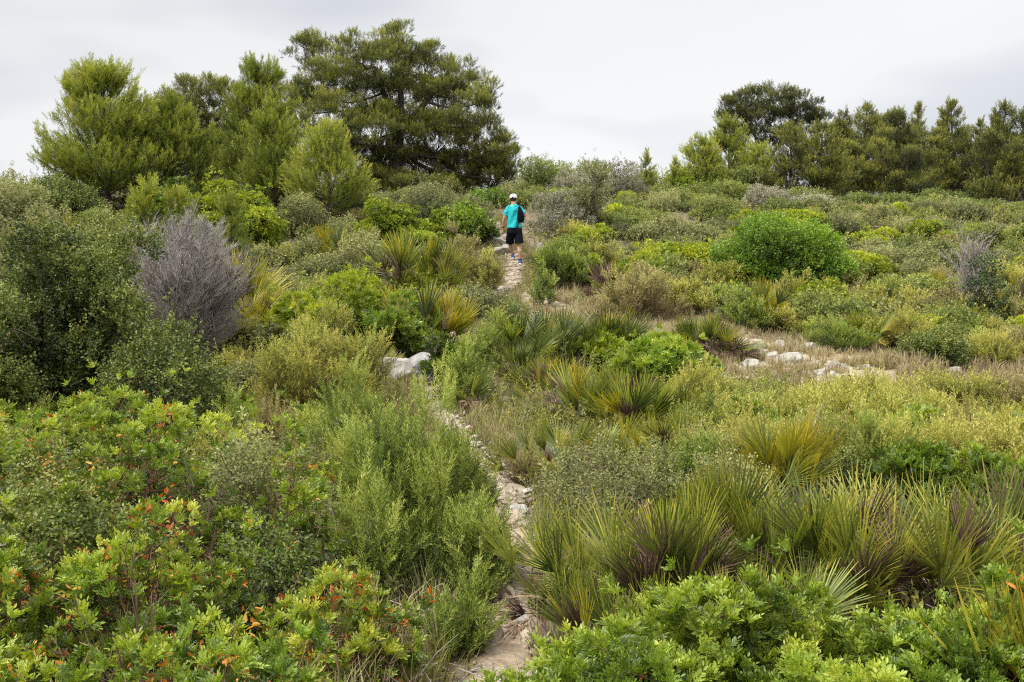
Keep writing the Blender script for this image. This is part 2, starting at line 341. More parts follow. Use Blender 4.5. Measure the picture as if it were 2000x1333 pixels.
def dome(r, Rx, Ry, H, spacing, nl=None, lump=.4, low=.15, reach=.62):
    """points and outward directions over a lumpy dome"""
    nl = nl or int(np.clip(9 + 9 * (Rx * Ry) / max(H, .3) ** 2 * .5, 9, 60))
    i = np.arange(nl) + .5; ph = np.arccos(1 - i / nl * (1 - low * .2)); th = i * 2.39996 + r.uniform(0, 6)
    u = np.stack([np.cos(th) * np.sin(ph), np.sin(th) * np.sin(ph), np.cos(ph)], -1) + r.normal(0, .12, (nl, 3))
    u[:, 2] = np.clip(u[:, 2], 0, 1)
    c = u * np.array([Rx, Ry, H]) * np.array([.70, .70, reach]) + np.array([0, 0, H * .14])
    c *= r.uniform(.72, 1.16, (nl, 1))
    rl = lump * min(Rx, Ry, H * 1.1) * r.uniform(.65, 1.3, nl) * (1 if nl < 20 else (20 / nl) ** .25)
    c[:, 2] += r.normal(0, .05 * H, nl)
    P = []; D = []; T = []
    for k in range(nl):
        n = max(4, int(4 * np.pi * rl[k] ** 2 * .75 / spacing ** 2))
        d = r.normal(size=(n * 2, 3)); d /= np.linalg.norm(d, axis=1)[:, None]
        un = u[k] / max(np.linalg.norm(u[k]), .01)
        d = d[(d @ un * .6 + d[:, 2] * .6 + r.uniform(-.5, .5, len(d))) > 0][:n]
        p = c[k] + d * rl[k] * (r.uniform(.45, 1.0, len(d)) ** .5)[:, None] * np.array([1.15, 1.15, .9])
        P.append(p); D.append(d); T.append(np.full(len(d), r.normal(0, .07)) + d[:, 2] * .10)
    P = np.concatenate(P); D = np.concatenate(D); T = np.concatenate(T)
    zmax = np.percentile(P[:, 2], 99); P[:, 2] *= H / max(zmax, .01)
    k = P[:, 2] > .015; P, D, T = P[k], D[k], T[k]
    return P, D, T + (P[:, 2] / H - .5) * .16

def stems(b, r, P, n, rad, base_r=.1, tone=.5, k=6, sides=4, wob=.06):
    if n <= 0 or len(P) == 0: return
    i = r.integers(0, len(P), n); E = P[i]
    base = E * np.array([base_r, base_r, 0]) + r.normal(0, .02, (n, 3)) * np.array([1, 1, 0])
    base[:, 2] = -.05
    t = np.linspace(0, 1, k)[None, :, None]
    L = np.linalg.norm(E - base, axis=1)[:, None, None]
    bow = np.stack([E[:, 0] * 0, E[:, 0] * 0, E[:, 2] * 0 + 1], -1)[:, None] * np.sin(t * np.pi) * .12 * L
    out = (E * np.array([1, 1, 0]))[:, None] * np.sin(t * np.pi) * .12
    pts = base[:, None] * (1 - t) + E[:, None] * t + bow * .6 - out + r.normal(0, 1, (n, k, 3)) * wob * L * np.sin(t * np.pi)
    R = (rad * r.uniform(.6, 1.25, (n, 1))) * (1 - .8 * np.linspace(0, 1, k))[None]
    b.tubes(pts, R, sides, np.clip(tone + r.normal(0, .2, n), 0, 1))
    # side twigs
    m = n * 2; j = r.integers(0, n, m); q = r.integers(k // 2, k - 1, m)
    s0 = pts[j, q]; dv = nrm(r.normal(size=(m, 3)) + np.array([0, 0, .7])); l2 = (L[j, 0] * r.uniform(.15, .4, (m, 1)))
    t2 = np.linspace(0, 1, 4)[None, :, None]
    p2 = s0[:, None] + dv[:, None] * l2[:, None] * t2 + r.normal(0, .02, (m, 4, 3)) * t2
    b.tubes(p2, (rad * .45 * np.ones((m, 1))) * (1 - .7 * np.linspace(0, 1, 4))[None], 3, np.clip(tone + r.normal(0, .2, m), 0, 1))

KIND = {  # kind: (object name, category, leaf material, twig material, template family, spacing near/mid/far, upness, stem density)
 'lentisk': ('lentisk_shrub', 'shrub', 'lentisk', 'red_twig', 'ros', (.084, .09, .082), .7),
 'lentisk_pale': ('lentisk_shrub', 'shrub', 'lentisk_pale', 'red_twig', 'ros', (.092, .10, .10), .7),
 'rosemary': ('rosemary_bush', 'bush', 'rosemary', 'twig', 'shoot', (.07, .08, .10), .95),
 'rosemary_green': ('rosemary_bush', 'bush', 'rosemary_green', 'twig', 'shoot', (.07, .08, .10), .95),
 'heath': ('heath_bush', 'bush', 'heath', 'twig', 'shoot', (.072, .085, .105), .95),
 'kermes': ('oak_shrub', 'shrub', 'kermes', 'twig', 'twig', (.06, .064, .085), .55),
 'scrub': ('scrub_bush', 'bush', 'scrub', 'twig', 'twig', (.068, .075, .10), .7),
 'olive_scrub': ('scrub_bush', 'bush', 'olive_scrub', 'twig', 'twig', (.068, .075, .10), .7),
 'silver': ('silver_bush', 'bush', 'silver', 'twig', 'twig', (.08, .09, .11), .6),
  'juniper': ('juniper_shrub', 'shrub', 'juniper', 'twig', 'twig', (.068, .075, .085), .7),
 'bright': ('evergreen_shrub', 'shrub', 'bright', 'twig', 'twig', (.08, .085, .10), .7),
}
FOOT = []     # footprints of what has been planted: X, Y, radius

def shrub_meshes(kind, Rx, Ry, H, D, r, dead=0.0, dense=1.0, lump=.4, low=.15, stem=1.0, lean=(0, 0), nl=None, inner=None, contrast=1.0, ls=1.0, upness=None, prot=.07):
    name, cat, lm, tm, fam, sp, up = KIND[kind]; up = upness or up
    lod = 0 if D < 8.6 else (1 if D < 17 else 2)
    T = TP[fam + ('_near', '_mid', '_far')[lod]]
    s = sp[lod] * ls / dense ** .5 * (1 if lod < 2 else max(1, D / 30) ** .7)
    if fam == 'shoot':
        lump = min(lump, .27); nl = nl or int(np.clip(20 + 14 * max(Rx, Ry) / max(H, .3), 20, 54)); contrast = max(contrast, 1.8)
    P, Dr, tn = dome(r, Rx, Ry, max(H - .06, H * .8), s, lump=lump, low=low, nl=nl)
    tn = tn * contrast
    L = np.array([lean[0], lean[1], 0])
    P = P + L * (P[:, 2:3] / H) ** 1.3
    out_ = r.uniform(size=len(P)) < prot; P[out_] *= r.uniform(1.05, 1.24, (int(out_.sum()), 1))
    b = Buf()
    rad = nrm(P * np.array([1, 1, .3]) + 1e-4)
    d = Dr * (.8 if up < 1.2 else .25) + np.array([0, 0, up]) + rad * .3 + r.normal(0, .22, P.shape) + L * .5
    n = len(P)
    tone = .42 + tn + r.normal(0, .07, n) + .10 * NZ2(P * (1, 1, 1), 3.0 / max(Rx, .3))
    sc = r.uniform(.8, 1.25, n) * (1 if lod < 2 else max(1, D / 30) ** .7)
    sc = sc * ls
    if fam == 'shoot':
        P = P - nrm(d) * .14
        P[:, 2] = np.maximum(P[:, 2], .01)
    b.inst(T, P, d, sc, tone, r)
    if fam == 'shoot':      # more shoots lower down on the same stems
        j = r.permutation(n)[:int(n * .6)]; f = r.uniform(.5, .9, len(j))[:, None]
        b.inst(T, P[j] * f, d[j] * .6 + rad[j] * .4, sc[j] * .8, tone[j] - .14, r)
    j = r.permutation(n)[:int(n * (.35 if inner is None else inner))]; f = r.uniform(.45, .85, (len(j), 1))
    if len(j): b.inst(T, P[j] * f, d[j] + r.normal(0, .5, (len(j), 3)), sc[j] * 1.1, tone[j] - .2, r)  # inner leaves: older, darker tone that also puts gap shade into the colour
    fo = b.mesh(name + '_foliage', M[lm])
    b2 = Buf()
    ns = int(np.clip((26 if lod == 0 else 16 if lod == 1 else 12) * stem * max(Rx, .4) * max(1, H), 5, 90))
    stems(b2, r, P, ns, (.008, .010, .014)[lod] * max(.7, H), .12, .45, sides=(5, 4, 3)[lod])
    br = b2.mesh(name + '_branches', M[tm])
    dl = None
    if dead > 0:
        b3 = Buf(); k = r.permutation(n)[:int(n * dead)]; q = P[k] * r.uniform(.9, 1.06, (len(k), 1))
        b3.inst(TP['deadleaf'], q, Dr[k] + r.normal(0, .5, (len(k), 3)), r.uniform(.6, 1.2, len(k)), r.uniform(.15, .85, len(k)), r)
        dl = b3.mesh('dead_leaves', M['dead_leaf'])
    return fo, br, dl
def shrub_obj(kind, loc, meshes, label, group=None):
    name, cat = KIND[kind][:2]
    o = empty(name, loc, label, cat, group)
    add('foliage', meshes[0], o); add('branches', meshes[1], o)
    if meshes[2]: add('dead_leaves', meshes[2], o)
    return o
_seed = [100]
def nseed(): _seed[0] += 1; return np.random.default_rng(_seed[0])
def spec_world(px, base, w, top, Y=None):
    if Y is None: X, Y, z = ground(px, base)
    else:
        X = float(ray(px, 600)[0] * Y); z = float(terr(X, Y))
    R = w / 2 * Y / F_PX; H = max(slope(top) * Y - z, .12)
    return X, Y, z, R, H
def bush(kind, px, base, w, top, label, Y=None, depth=.9, group=None, **k):
    X, Y, z, R, H = spec_world(px, base, w, top, Y)
    Ry = min(R * depth, H * 1.8 + .3)
    FOOT.append((X, Y, (R + Ry) / 2))
    return shrub_obj(kind, (X, Y, z), shrub_meshes(kind, R, Ry, H, Y, nseed(), **k), label, group)
def bushw(kind, X, Y, R, H, label, depth=.95, group=None, **k):
    z = float(terr(X, Y)); FOOT.append((X, Y, R))
    return shrub_obj(kind, (X, Y, z), shrub_meshes(kind, R, R * depth, H, Y, nseed(), **k), label, group)

# ------------------------------------------------------------------ fan palms
FR = {}
fr = np.random.default_rng(77)
def frond_set(key, mat, n, **k):
    for far in (0, 1):
        kk = dict(k)
        if far: kk['bw'] = kk.get('bw', .0125) * 1.5
        FR[key + '_far' * far] = [mesh_np('palm_frond_' + key, *(lambda t: (t[0], t[1], M[mat], t[2] + .45))(t_frond(fr, int(fr.integers(16, 24)) - 5 * far, fr.uniform(62, 118), **kk))) for _ in range(n)]
frond_set('green', 'palm_green', 7); frond_set('dark', 'palm_dark', 5); frond_set('yellow', 'palm_yellow', 3)
frond_set('dry', 'palm_dry', 4, wither=.4, bw=.011, droop=.08); frond_set('straw', 'palm_straw', 2, wither=.7, bw=.010, droop=.15)
def palm(X, Y, R, H, label, n=26, mix=(1, 0, 0, 0, 0), tilt=(4, 62), stems_n=3, seed=None, group=None, lean=(0, 0), fs=None):
    fs = fs or (1.2 if Y > 10 else .97)
    r = nseed(); z = float(terr(X, Y)); FOOT.append((X, Y, R * .8))
    o = empty('fan_palm', (X, Y, z), label, 'palm', group)
    keys = ['green', 'dark', 'yellow', 'dry', 'straw']; mix = np.array(mix, float) / sum(mix)
    bs = [np.array([r.normal(0, R * .38), r.normal(0, R * .30), 0]) for _ in range(stems_n)]
    # short shaggy stems
    b = Buf()
    P = np.array([[q + [0, 0, -.08], q + [0, 0, H * .06], q + [r.normal(0, .01), 0, H * .13], q + [r.normal(0, .02), 0, H * .2]] for q in bs])
    b.tubes(P, np.array([[.05, .055, .045, .02]] * len(bs)) * min(1, H), 7, .3)
    add('stem', b.mesh('palm_stem', M['twig']), o)
    n = min(int(n * 1.8), 96)
    for i in range(n):
        key = keys[r.choice(5, p=mix)]
        q = bs[i % stems_n] + r.normal(0, .07, 3) * (1, 1, 0)
        u = r.uniform() ** .8
        ti = math.radians(tilt[0] + (tilt[1] - tilt[0]) * u)
        if key in ('dry', 'straw') and r.uniform() < .6: ti = math.radians(r.uniform(min(tilt[1], 50), 88))
        az = math.atan2(q[1], q[0]) + r.normal(0, 1.5) if r.uniform() < .6 else r.uniform(0, 6.28)
        d = np.array([math.cos(az) * math.sin(ti) + lean[0], math.sin(az) * math.sin(ti) + lean[1], math.cos(ti)]); d /= np.linalg.norm(d)
        upv = np.array([0, 0, 1.0]) if ti > .35 else np.array([r.normal(), r.normal(), .3])
        y = upv - d * (d @ upv); y /= np.linalg.norm(y)
        ro = r.normal(0, 1.0); x = np.cross(y, d); x, y = x * math.cos(ro) + y * math.sin(ro), -x * math.sin(ro) + y * math.cos(ro)
        s = fs * (H / .84) * r.uniform(.55, .95) if ti < .9 else fs * min(H / .84, R / .6) * r.uniform(.6, .95)
        fo = add('frond', FR[key + '_far' * (Y > 10)][r.integers(5 if key == 'green' else len(FR[key]))], o)
        q = q + np.array([0, 0, H * r.uniform(.03, .2)])
        Mx = Matrix(((x[0], y[0], d[0], 0), (x[1], y[1], d[1], 0), (x[2], y[2], d[2], 0), (0, 0, 0, 1)))
        fo.matrix_local = Matrix.Translation(Vector(q)) @ Mx @ Matrix.Scale(s, 4)
    return o
def palmp(px, base, w, top, label, n=22, Y=None, **k):
    X, Y, z, R, H = spec_world(px, base, w, top, Y)
    return palm(X, Y, R, H, label, n, **k)

# ------------------------------------------------------------------ pines
def trunk_tube(b, pts, r0, r1, sides=8):
    pts = np.array(pts, float); k = 9; t = np.linspace(0, 1, len(pts)); tt = np.linspace(0, 1, k)
    P = np.stack([np.interp(tt, t, pts[:, c]) for c in range(3)], -1)
    P[1:-1] += rng.normal(0, .012, (k - 2, 3)) * np.linalg.norm(pts[-1] - pts[0]) * .5
    b.tubes(P[None], np.linspace(r0, r1, k)[None], sides, .4); return P
def pine_young(px, base, w, top, label, mat='pine_young', Y=None, asc=14, dens=1.0, low=.12, group=None, far=False, form=.75, skew=0.0):
    X, Y, z, R, H = spec_world(px, base, w, top, Y); r = nseed(); FOOT.append((X, Y, R * .7))
    o = empty('pine_tree', (X, Y, z), label, 'tree', group)
    tb = Buf(); tx = r.normal(0, .04, 2) * H
    axis = lambda t: np.array([tx[0] * math.sin(t * 2.5) + skew * t * R, tx[1] * math.sin(t * 2.2), t * H])
    trunk_tube(tb, [axis(t) + [0, 0, -.1 * (t == 0)] for t in np.linspace(0, 1, 6)], .03 + .018 * H, .012)
    P = []; D = []; S = []; T = []; bp = []; br = []
    lv = max(7, int(H / .30))
    for i in range(lv):
        t = low + (1 - low) * (i + r.uniform(-.3, .3)) / lv; t = min(max(t, low), .985)
        prof = (1 - t) ** form * (1 if t > .22 else .75 + t) * 1.0
        nb = int(r.integers(5, 8))
        for k in range(nb):
            az = r.uniform(0, 6.28); L = R * max(prof, .06) * r.uniform(.72, 1.14); a = math.radians(asc + 22 * t + r.normal(0, 9))
            dr = np.array([math.cos(az) * math.cos(a), math.sin(az) * math.cos(a), math.sin(a)])
            o0 = axis(t - .02); m = max(2, int(L / .13))
            tt = np.linspace(0, 1, 5)[:, None]
            pl = o0 + dr * L * tt + np.array([0, 0, 1]) * (.16 * L * tt ** 2 - .08 * L * tt)
            bp.append(pl); br.append(.006 + .012 * L)
            sd = np.array([-math.sin(az), math.cos(az), 0])
            for j in range(m):
                f = .25 + .75 * (j + r.uniform(0, 1)) / m
                c = o0 + dr * L * f + np.array([0, 0, 1]) * (.16 * L * f * f - .08 * L * f)
                for q in range(max(1, int(round(5 * dens)))):
                    off = sd * r.normal(0, .34) * L * (1.1 - f * .6) + np.array([0, 0, r.normal(.0, .09)])
                    P.append(c + off); D.append(dr * .6 + np.array([0, 0, .75]) + nrm(off + 1e-4) * .4 + r.normal(0, .32, 3))
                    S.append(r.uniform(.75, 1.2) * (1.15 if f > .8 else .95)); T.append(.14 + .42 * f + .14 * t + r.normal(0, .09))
    for j in range(5):
        P.append(axis(.95) + r.normal(0, .04, 3)); D.append(np.array([r.normal(0, .25), r.normal(0, .25), 1])); S.append(1.4); T.append(.7)
    P = np.array(P); D = np.array(D); b = Buf()
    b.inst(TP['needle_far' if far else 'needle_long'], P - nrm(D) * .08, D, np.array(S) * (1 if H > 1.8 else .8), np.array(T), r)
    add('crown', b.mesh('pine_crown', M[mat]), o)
    tb.tubes(np.array(bp), np.array(br)[:, None] * np.linspace(1, .3, 5)[None], 4, .4)
    add('trunk', tb.mesh('pine_trunk', M['bark'], True), o)
    return o
def pine_lobes(px, base, lobes, label, mat='pine_old', Y=None, dens=.15, dz=1.2, r0=.2, far=False, group=None, forks=None, seed=None):
    X, Y, z, R, H = spec_world(px, base, 100, 100, Y); r = nseed(); FOOT.append((X, Y, 1.5))
    o = empty('pine_tree', (X, Y, z), label, 'tree', group)
    org = np.array([X, Y, z]); C = []; RD = []
    for (lx, ly, rx, ry, *dd) in lobes:
        y = Y + (dd[0] if dd else r.uniform(-dz, dz)); xs, sl = ray(lx, ly)
        C.append(np.array([xs * y, y, sl * y]) - org); RD.append(np.array([rx * y / F_PX, (rx + ry) / 2 * y / F_PX * .95, ry * y / F_PX]))
    tb = Buf(); b = Buf()
    top = max(c[2] for c in C); cen = np.mean(C, 0)
    forks = forks or [(.0, .55), (-.28, .85), (.25, .9)]
    nodes = []
    main = trunk_tube(tb, [[0, 0, -.2], [.1, 0, top * .2], [cen[0] * .35, cen[1] * .3, top * .42]], r0, r0 * .75)
    nodes += [main[-1], main[-3]]
    for (fx, fh) in forks:
        e = np.array([cen[0] + fx * top * .9, cen[1], top * fh])
        pth = trunk_tube(tb, [main[-1], main[-1] * .5 + e * .5 + r.normal(0, .15, 3), e], r0 * .6, r0 * .2)
        nodes += list(pth[2:])
    nodes = np.array(nodes); bp = []; br = []
    for c, rd in zip(C, RD):
        cost = np.linalg.norm(nodes - c, axis=1) + np.maximum(0, nodes[:, 2] - c[2]) * 1.5
        s = nodes[int(np.argmin(cost))]; t = np.linspace(0, 1, 6)[:, None]
        bp.append(s * (1 - t) + (c - [0, 0, rd[2] * .35]) * t - np.array([0, 0, .15]) * np.sin(t * 3.14) + r.normal(0, .05, (6, 3)) * np.sin(t * 3.14)); br.append(r0 * .2)
        area = 4 * np.pi * (rd[0] * rd[2] + rd[0] * rd[1] + rd[1] * rd[2]) / 3
        # small sub clumps over the lobe, tufts on every clump
        nc = max(6, int(area / .27)); d = nrm(r.normal(size=(nc, 3)) + np.array([0, 0, .45])); cc = c + d * rd * r.uniform(.5, 1.16, (nc, 1))
        for q in range(nc):
            rs = r.uniform(.14, .34) * (.85 if mat == 'pine_young' else 1); n = int(rs * rs * 12 / dens ** 2 * .78)
            dd = nrm(r.normal(size=(n, 3)) + np.array([0, 0, .55]) + d[q] * .3); p = cc[q] + dd * rs * r.uniform(.4, 1, (n, 1)) * np.array([1.25, 1.25, .8])
            b.inst(TP['needle_far' if far else 'needle_long' if mat == 'pine_young' else 'needle'], p, dd * .7 + np.array([0, 0, 1.7 if mat == 'pine_young' else 1.0]) + r.normal(0, .25, (n, 3)), r.uniform(.8, 1.25, n), .32 + dd[:, 2] * .24 + d[q, 2] * .12 + r.normal(0, .09) , r)  # tone rises on upward tufts: top highlights and darker undersides put into the colour
            if q % 2 == 0:
                c0 = c - [0, 0, rd[2] * .35]
                bp.append(c0 * (1 - t) + cc[q] * t + r.normal(0, .03, (6, 3)) * np.sin(t * 3.14)); br.append(.014)
    tb.tubes(np.array(bp), np.array(br)[:, None] * np.linspace(1, .3, 6)[None], 5, .4)
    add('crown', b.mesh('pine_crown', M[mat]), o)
    add('trunk', tb.mesh('pine_trunk', M['bark'], True), o)
    return o

def pine_auto(px, base, w, top, label, mat='pine_wood', Y=None, n=11, low=.22, dens=.17, far=True, round_=.55, r0=.11, dz=.6, group=None, size=.30):
    r = np.random.default_rng(int(px * 7 + top)); h = base - top; L = []
    for i in range(n):
        t = (i + r.uniform(.1, .9)) / n; env = (1 - t) ** round_ * min(1.0, .62 + 1.6 * t)
        s = w * size * (1.0 - .55 * t) * r.uniform(.7, 1.2); hw = max(w * .5 * env - s * .55, 0)
        u = r.uniform(-1, 1); u = math.copysign(abs(u) ** .6, u)
        L.append((px + u * hw + r.normal(0, .03) * w, base - h * (low + (1 - low) * t) + s * (.35 + .35 * t), s, s * r.uniform(.7, .95)))
    L.append((px + r.normal(0, .04) * w, top + w * .10, w * .10, w * .12))
    return pine_lobes(px, base, L, label, mat, Y, dens, dz, r0, far, group, forks=[(0, .96), (r.uniform(-.1, .1), .7)])

# ------------------------------------------------------------------ dead wood
def dead_fan(X, Y, H, R, label, mat='dead_twig', lean=(.35, 0), n1=26, n2=9, n3=9, name='dead_shrub', r0=.016, spread=.6, parts='branches', w3=.0022):
    r = nseed(); z = float(terr(X, Y)); FOOT.append((X, Y, R * .7)); b = Buf()
    def grow(S, D, L, k, curl):
        t = np.linspace(0, 1, k)[None, :, None]
        P = S[:, None] + D[:, None] * L[:, None, None] * t + np.array([0, 0, 1]) * (L[:, None, None] * curl) * t ** 2 + r.normal(0, .02, (len(S), k, 3)) * L[:, None, None] * t
        return P
    az = r.uniform(0, 6.28, n1); ti = r.uniform(0, spread, n1) ** .8 if spread < 1 else r.uniform(0, spread, n1)
    D = nrm(np.stack([np.cos(az) * np.sin(ti) + lean[0], np.sin(az) * np.sin(ti) + lean[1], np.cos(ti)], -1))
    S = np.stack([r.normal(0, .12 * R, n1), r.normal(0, .12 * R, n1), np.full(n1, -.05)], -1); L = H * r.uniform(.65, 1.0, n1)
    P1 = grow(S, D, L, 8, .05); b.tubes(P1, r0 * r.uniform(.5, 1.2, (n1, 1)) * np.linspace(1, .25, 8)[None], 5, .2 + r.uniform(0, .2, n1))
    i = np.repeat(np.arange(n1), n2); q = r.integers(1, 8, len(i)); s2 = P1[i, q]
    d2 = nrm(D[i] + r.normal(0, .36, (len(i), 3)) * np.array([1, 1, .6])); l2 = L[i] * r.uniform(.25, .5, len(i)) * (1.15 - q / 12)
    P2 = grow(s2, d2, l2, 6, .08); b.tubes(P2, r0 * .35 * np.ones((len(i), 1)) * np.linspace(1, .4, 6)[None], 3, .45 + r.normal(0, .12, len(i)))
    i3 = np.repeat(np.arange(len(i)), n3); q3 = r.integers(1, 6, len(i3))
    d3 = nrm(d2[i3] + r.normal(0, .4, (len(i3), 3)) * np.array([1, 1, .7])); l3 = l2[i3] * r.uniform(.2, .5, len(i3))
    P3 = grow(P2[i3, q3], d3, l3, 4, .1); b.tubes(P3, w3 * np.ones((len(i3), 1)) * np.linspace(1.2, .6, 4)[None], 3, .6 + r.normal(0, .14, len(i3)))
    o = add(name, b.mesh(name, M[mat]), None, (X, Y, z)); tag(o, label, 'dead shrub'); return o

# ------------------------------------------------------------------ rocks
def rock_mesh(r, sx, sy, sz, mat, cuts=18, sub=4):
    import bmesh
    bm = bmesh.new(); bmesh.ops.create_icosphere(bm, subdivisions=sub, radius=1)
    V = np.array([v.co[:] for v in bm.verts])
    for i in range(cuts):
        n = rdir(r); h = r.uniform(.52, .85); dd = V @ n
        V = V - np.where(dd > h, dd - h, 0)[:, None] * n
    nz = Noise(int(r.integers(1e6))); V += nrm(V) * (.055 * nz(V, 2.2) + .028 * nz(V + 3, 6.0) + .015 * nz(V + 7, 13))[:, None]
    V *= np.array([sx, sy, sz]) / np.abs(V).max(0)
    for v, c in zip(bm.verts, V): v.co = c
    me = bpy.data.meshes.new('rock'); bm.to_mesh(me); bm.free()
    return finish(me, M[mat], False)
ROCKS = []
def rock(px, base, w, top, label, mat='rock', Y=None, depth=.8, sink=.35, name='rock', group=None):
    X, Y, z, R, H = spec_world(px, base, w, top, Y); r = nseed()
    H = max(H, .05); ROCKS.append((X, Y, R))
    me = rock_mesh(r, R, R * depth, (H * (1 + sink)) / 2 * 1.1, mat)
    o = add(name, me, None, (X, Y, z + H * (1 - sink) / 2)); o.rotation_euler = (r.normal(0, .06), r.normal(0, .08), r.uniform(-.4, .4))
    tag(o, label, 'rock', group); return o
#@@SETTING
# ================================================================== SETTING
def build_ground():
    ys = np.concatenate([np.linspace(-30, -2, 12), np.linspace(-1.6, 14, 105), np.linspace(14.2, 60, 150), np.geomspace(61, 4000, 45)])
    u = np.linspace(-1, 1, 261); xs = np.sinh(u * 7.2) / np.sinh(7.2) * 3500 * .5 + u * 26
    X, Y = np.meshgrid(xs, ys); Z = terr(X, Y); h, w = X.shape
    i = np.arange(h * w).reshape(h, w)
    F = np.stack([i[:-1, :-1], i[:-1, 1:], i[1:, 1:], i[1:, :-1]], -1).reshape(-1, 4)
    o = add('ground', mesh_np('ground', np.stack([X, Y, Z], -1).reshape(-1, 3), F, M['soil'], None, True)); tag(o, kind='structure')
build_ground()
def polyline(pts):
    W = np.array([ground(*p)[:2] for p in pts]); d = np.r_[0, np.cumsum(np.linalg.norm(np.diff(W, axis=0), axis=1))]
    n = max(int(d[-1] / .12), 8); t = np.linspace(0, d[-1], n)
    return np.stack([np.interp(t, d, W[:, 0]), np.interp(t, d, W[:, 1])], -1)
PATH = polyline([(955,1420),(985,1310),(1005,1210),(1030,1100),(1005,1010),(965,935),(900,860),(845,780),(838,715),(880,645),(950,595),(1000,560),(1008,522),(985,485),(965,452),(950,425)])
SPUR = polyline([(1010,560),(1050,590),(1085,604)])
DRY = polyline([(1075,600),(1170,612),(1270,645),(1380,680),(1480,706),(1600,722),(1720,738),(1850,752),(2000,768)])
def dist_to(line, X, Y):
    X = np.atleast_1d(X); Y = np.atleast_1d(Y); out = np.empty(len(X))
    for i in range(0, len(X), 20000):
        out[i:i+20000] = np.sqrt(((X[i:i+20000, None] - line[:, 0]) ** 2 + (Y[i:i+20000, None] - line[:, 1]) ** 2).min(1))
    return out
def strip(name, line, hw, mat, lift, kind='structure'):
    n = len(line); t = nrm(np.gradient(line, axis=0)); s = np.stack([t[:, 1], -t[:, 0]], -1); m = 9
    u = np.linspace(-1, 1, m); jl = np.array([NZ3(np.stack([line[:, 0], line[:, 1], 0 * line[:, 0] + k], -1), 2.2) for k in (0, 9)])
    wd = np.stack([hw * (1 + .35 * jl[0]), hw * (1 + .35 * jl[1])], 0)
    off = np.where(u[None] < 0, u[None] * wd[0][:, None], u[None] * wd[1][:, None])
    X = line[:, 0:1] + s[:, 0:1] * off; Y = line[:, 1:2] + s[:, 1:2] * off
    Z = terr(X, Y) + lift - .03 * np.abs(u)[None] ** 4 + .014 * NZ2(np.stack([X, Y, 0 * X], -1), 9)
    i = np.arange(n * m).reshape(n, m); F = np.stack([i[:-1, :-1], i[:-1, 1:], i[1:, 1:], i[1:, :-1]], -1).reshape(-1, 4)
    o = add(name, mesh_np(name, np.stack([X, Y, Z], -1).reshape(-1, 3), F, mat, None, True)); tag(o, kind=kind)
strip('path', PATH, np.interp(PATH[:, 1], [3, 8, 14, 24, 30], [.12, .105, .13, .28, .26]), M['path'], .03)
strip('dry_ground', DRY, np.full(len(DRY), 1.25), M['dry_ground'], .025)
strip('path', SPUR, np.full(len(SPUR), .35), M['path'], .034)

# ================================================================== PINES
pine_young(215, 420, 305, 146, 'broad young pine with a short bare forked trunk at the open end of the grove', dens=1.9, low=.14, form=.5, asc=22, skew=.06)
pine_young(335, 425, 215, 205, 'rounded young pine squeezed between the broad forked one and the shadowy crown', form=.45, dens=1.5, Y=29.5, asc=22, low=.06)
pine_lobes(395, 385, [(300,330,50,40),(335,275,45,40),(480,340,50,40),(420,350,60,30),(345,235,40,40),(385,200,50,35),(440,195,50,35),(350,290,45,45),(410,260,60,45),(460,255,45,45),(380,320,55,40),(440,315,55,45),(330,210,25,25),(500,300,45,45)],
           'shadowy olive pine crown between the rounded young pine and the tall pointed one', mat='pine_old', Y=35, dens=.145)
pine_young(508, 392, 235, 125, 'tall pointed young pine, yellow-green, touching the big dark pine crown', Y=33.5, form=.5, dens=1.6, asc=22, low=.06)
pine_lobes(770, 398, [(597,105,35,28),(640,120,46,36),(690,105,29,26),(765,86,36,24),(790,113,33,30),(735,140,63,42),(830,140,54,38),(640,180,71,48),(888,166,42,36),(948,191,25,36),(760,199,81,52),(860,213,71,54),(925,232,44,44),(640,247,71,54),(740,268,83,60),(850,283,83,54),(935,295,48,50),(985,304,27,40),(700,325,81,44),(800,338,92,44),(895,344,81,42),(955,352,46,46),(590,208,33,44),(985,343,25,34),(735,368,60,26),(815,374,80,26),(890,372,60,24)],
           'largest pine of all, a broad dark rugged crown towering over the path and the hiker', mat='pine_old', Y=36.5, dens=.14, dz=1.6, r0=.26, forks=[(-.25,.85),(.02,.95),(.25,.75),(-.1,.6)])
pine_young(532, 412, 190, 205, 'slender young pine in front of the big dark crown, left of its short twin', form=.55, dens=1.2, Y=30)
pine_young(645, 425, 210, 245, 'short bright young pine with a thin visible stem below the big dark crown', form=.55, dens=1.2, Y=28.5, low=.2)
pine_young(270, 450, 110, 362, 'waist-high pine seedling with upright yellow shoots behind the dead bush', form=.35, low=.05, Y=22.5, dens=1.3)
pine_young(345, 452, 90, 372, 'waist-high pine seedling with yellow shoots beside the bright lentisk under the grove', form=.35, low=.05, Y=22.5, dens=1.3)
pine_young(452, 475, 110, 385, 'pale pine seedling standing above the yellow-green fan palm', form=.45, low=.05, Y=22, dens=1.2)
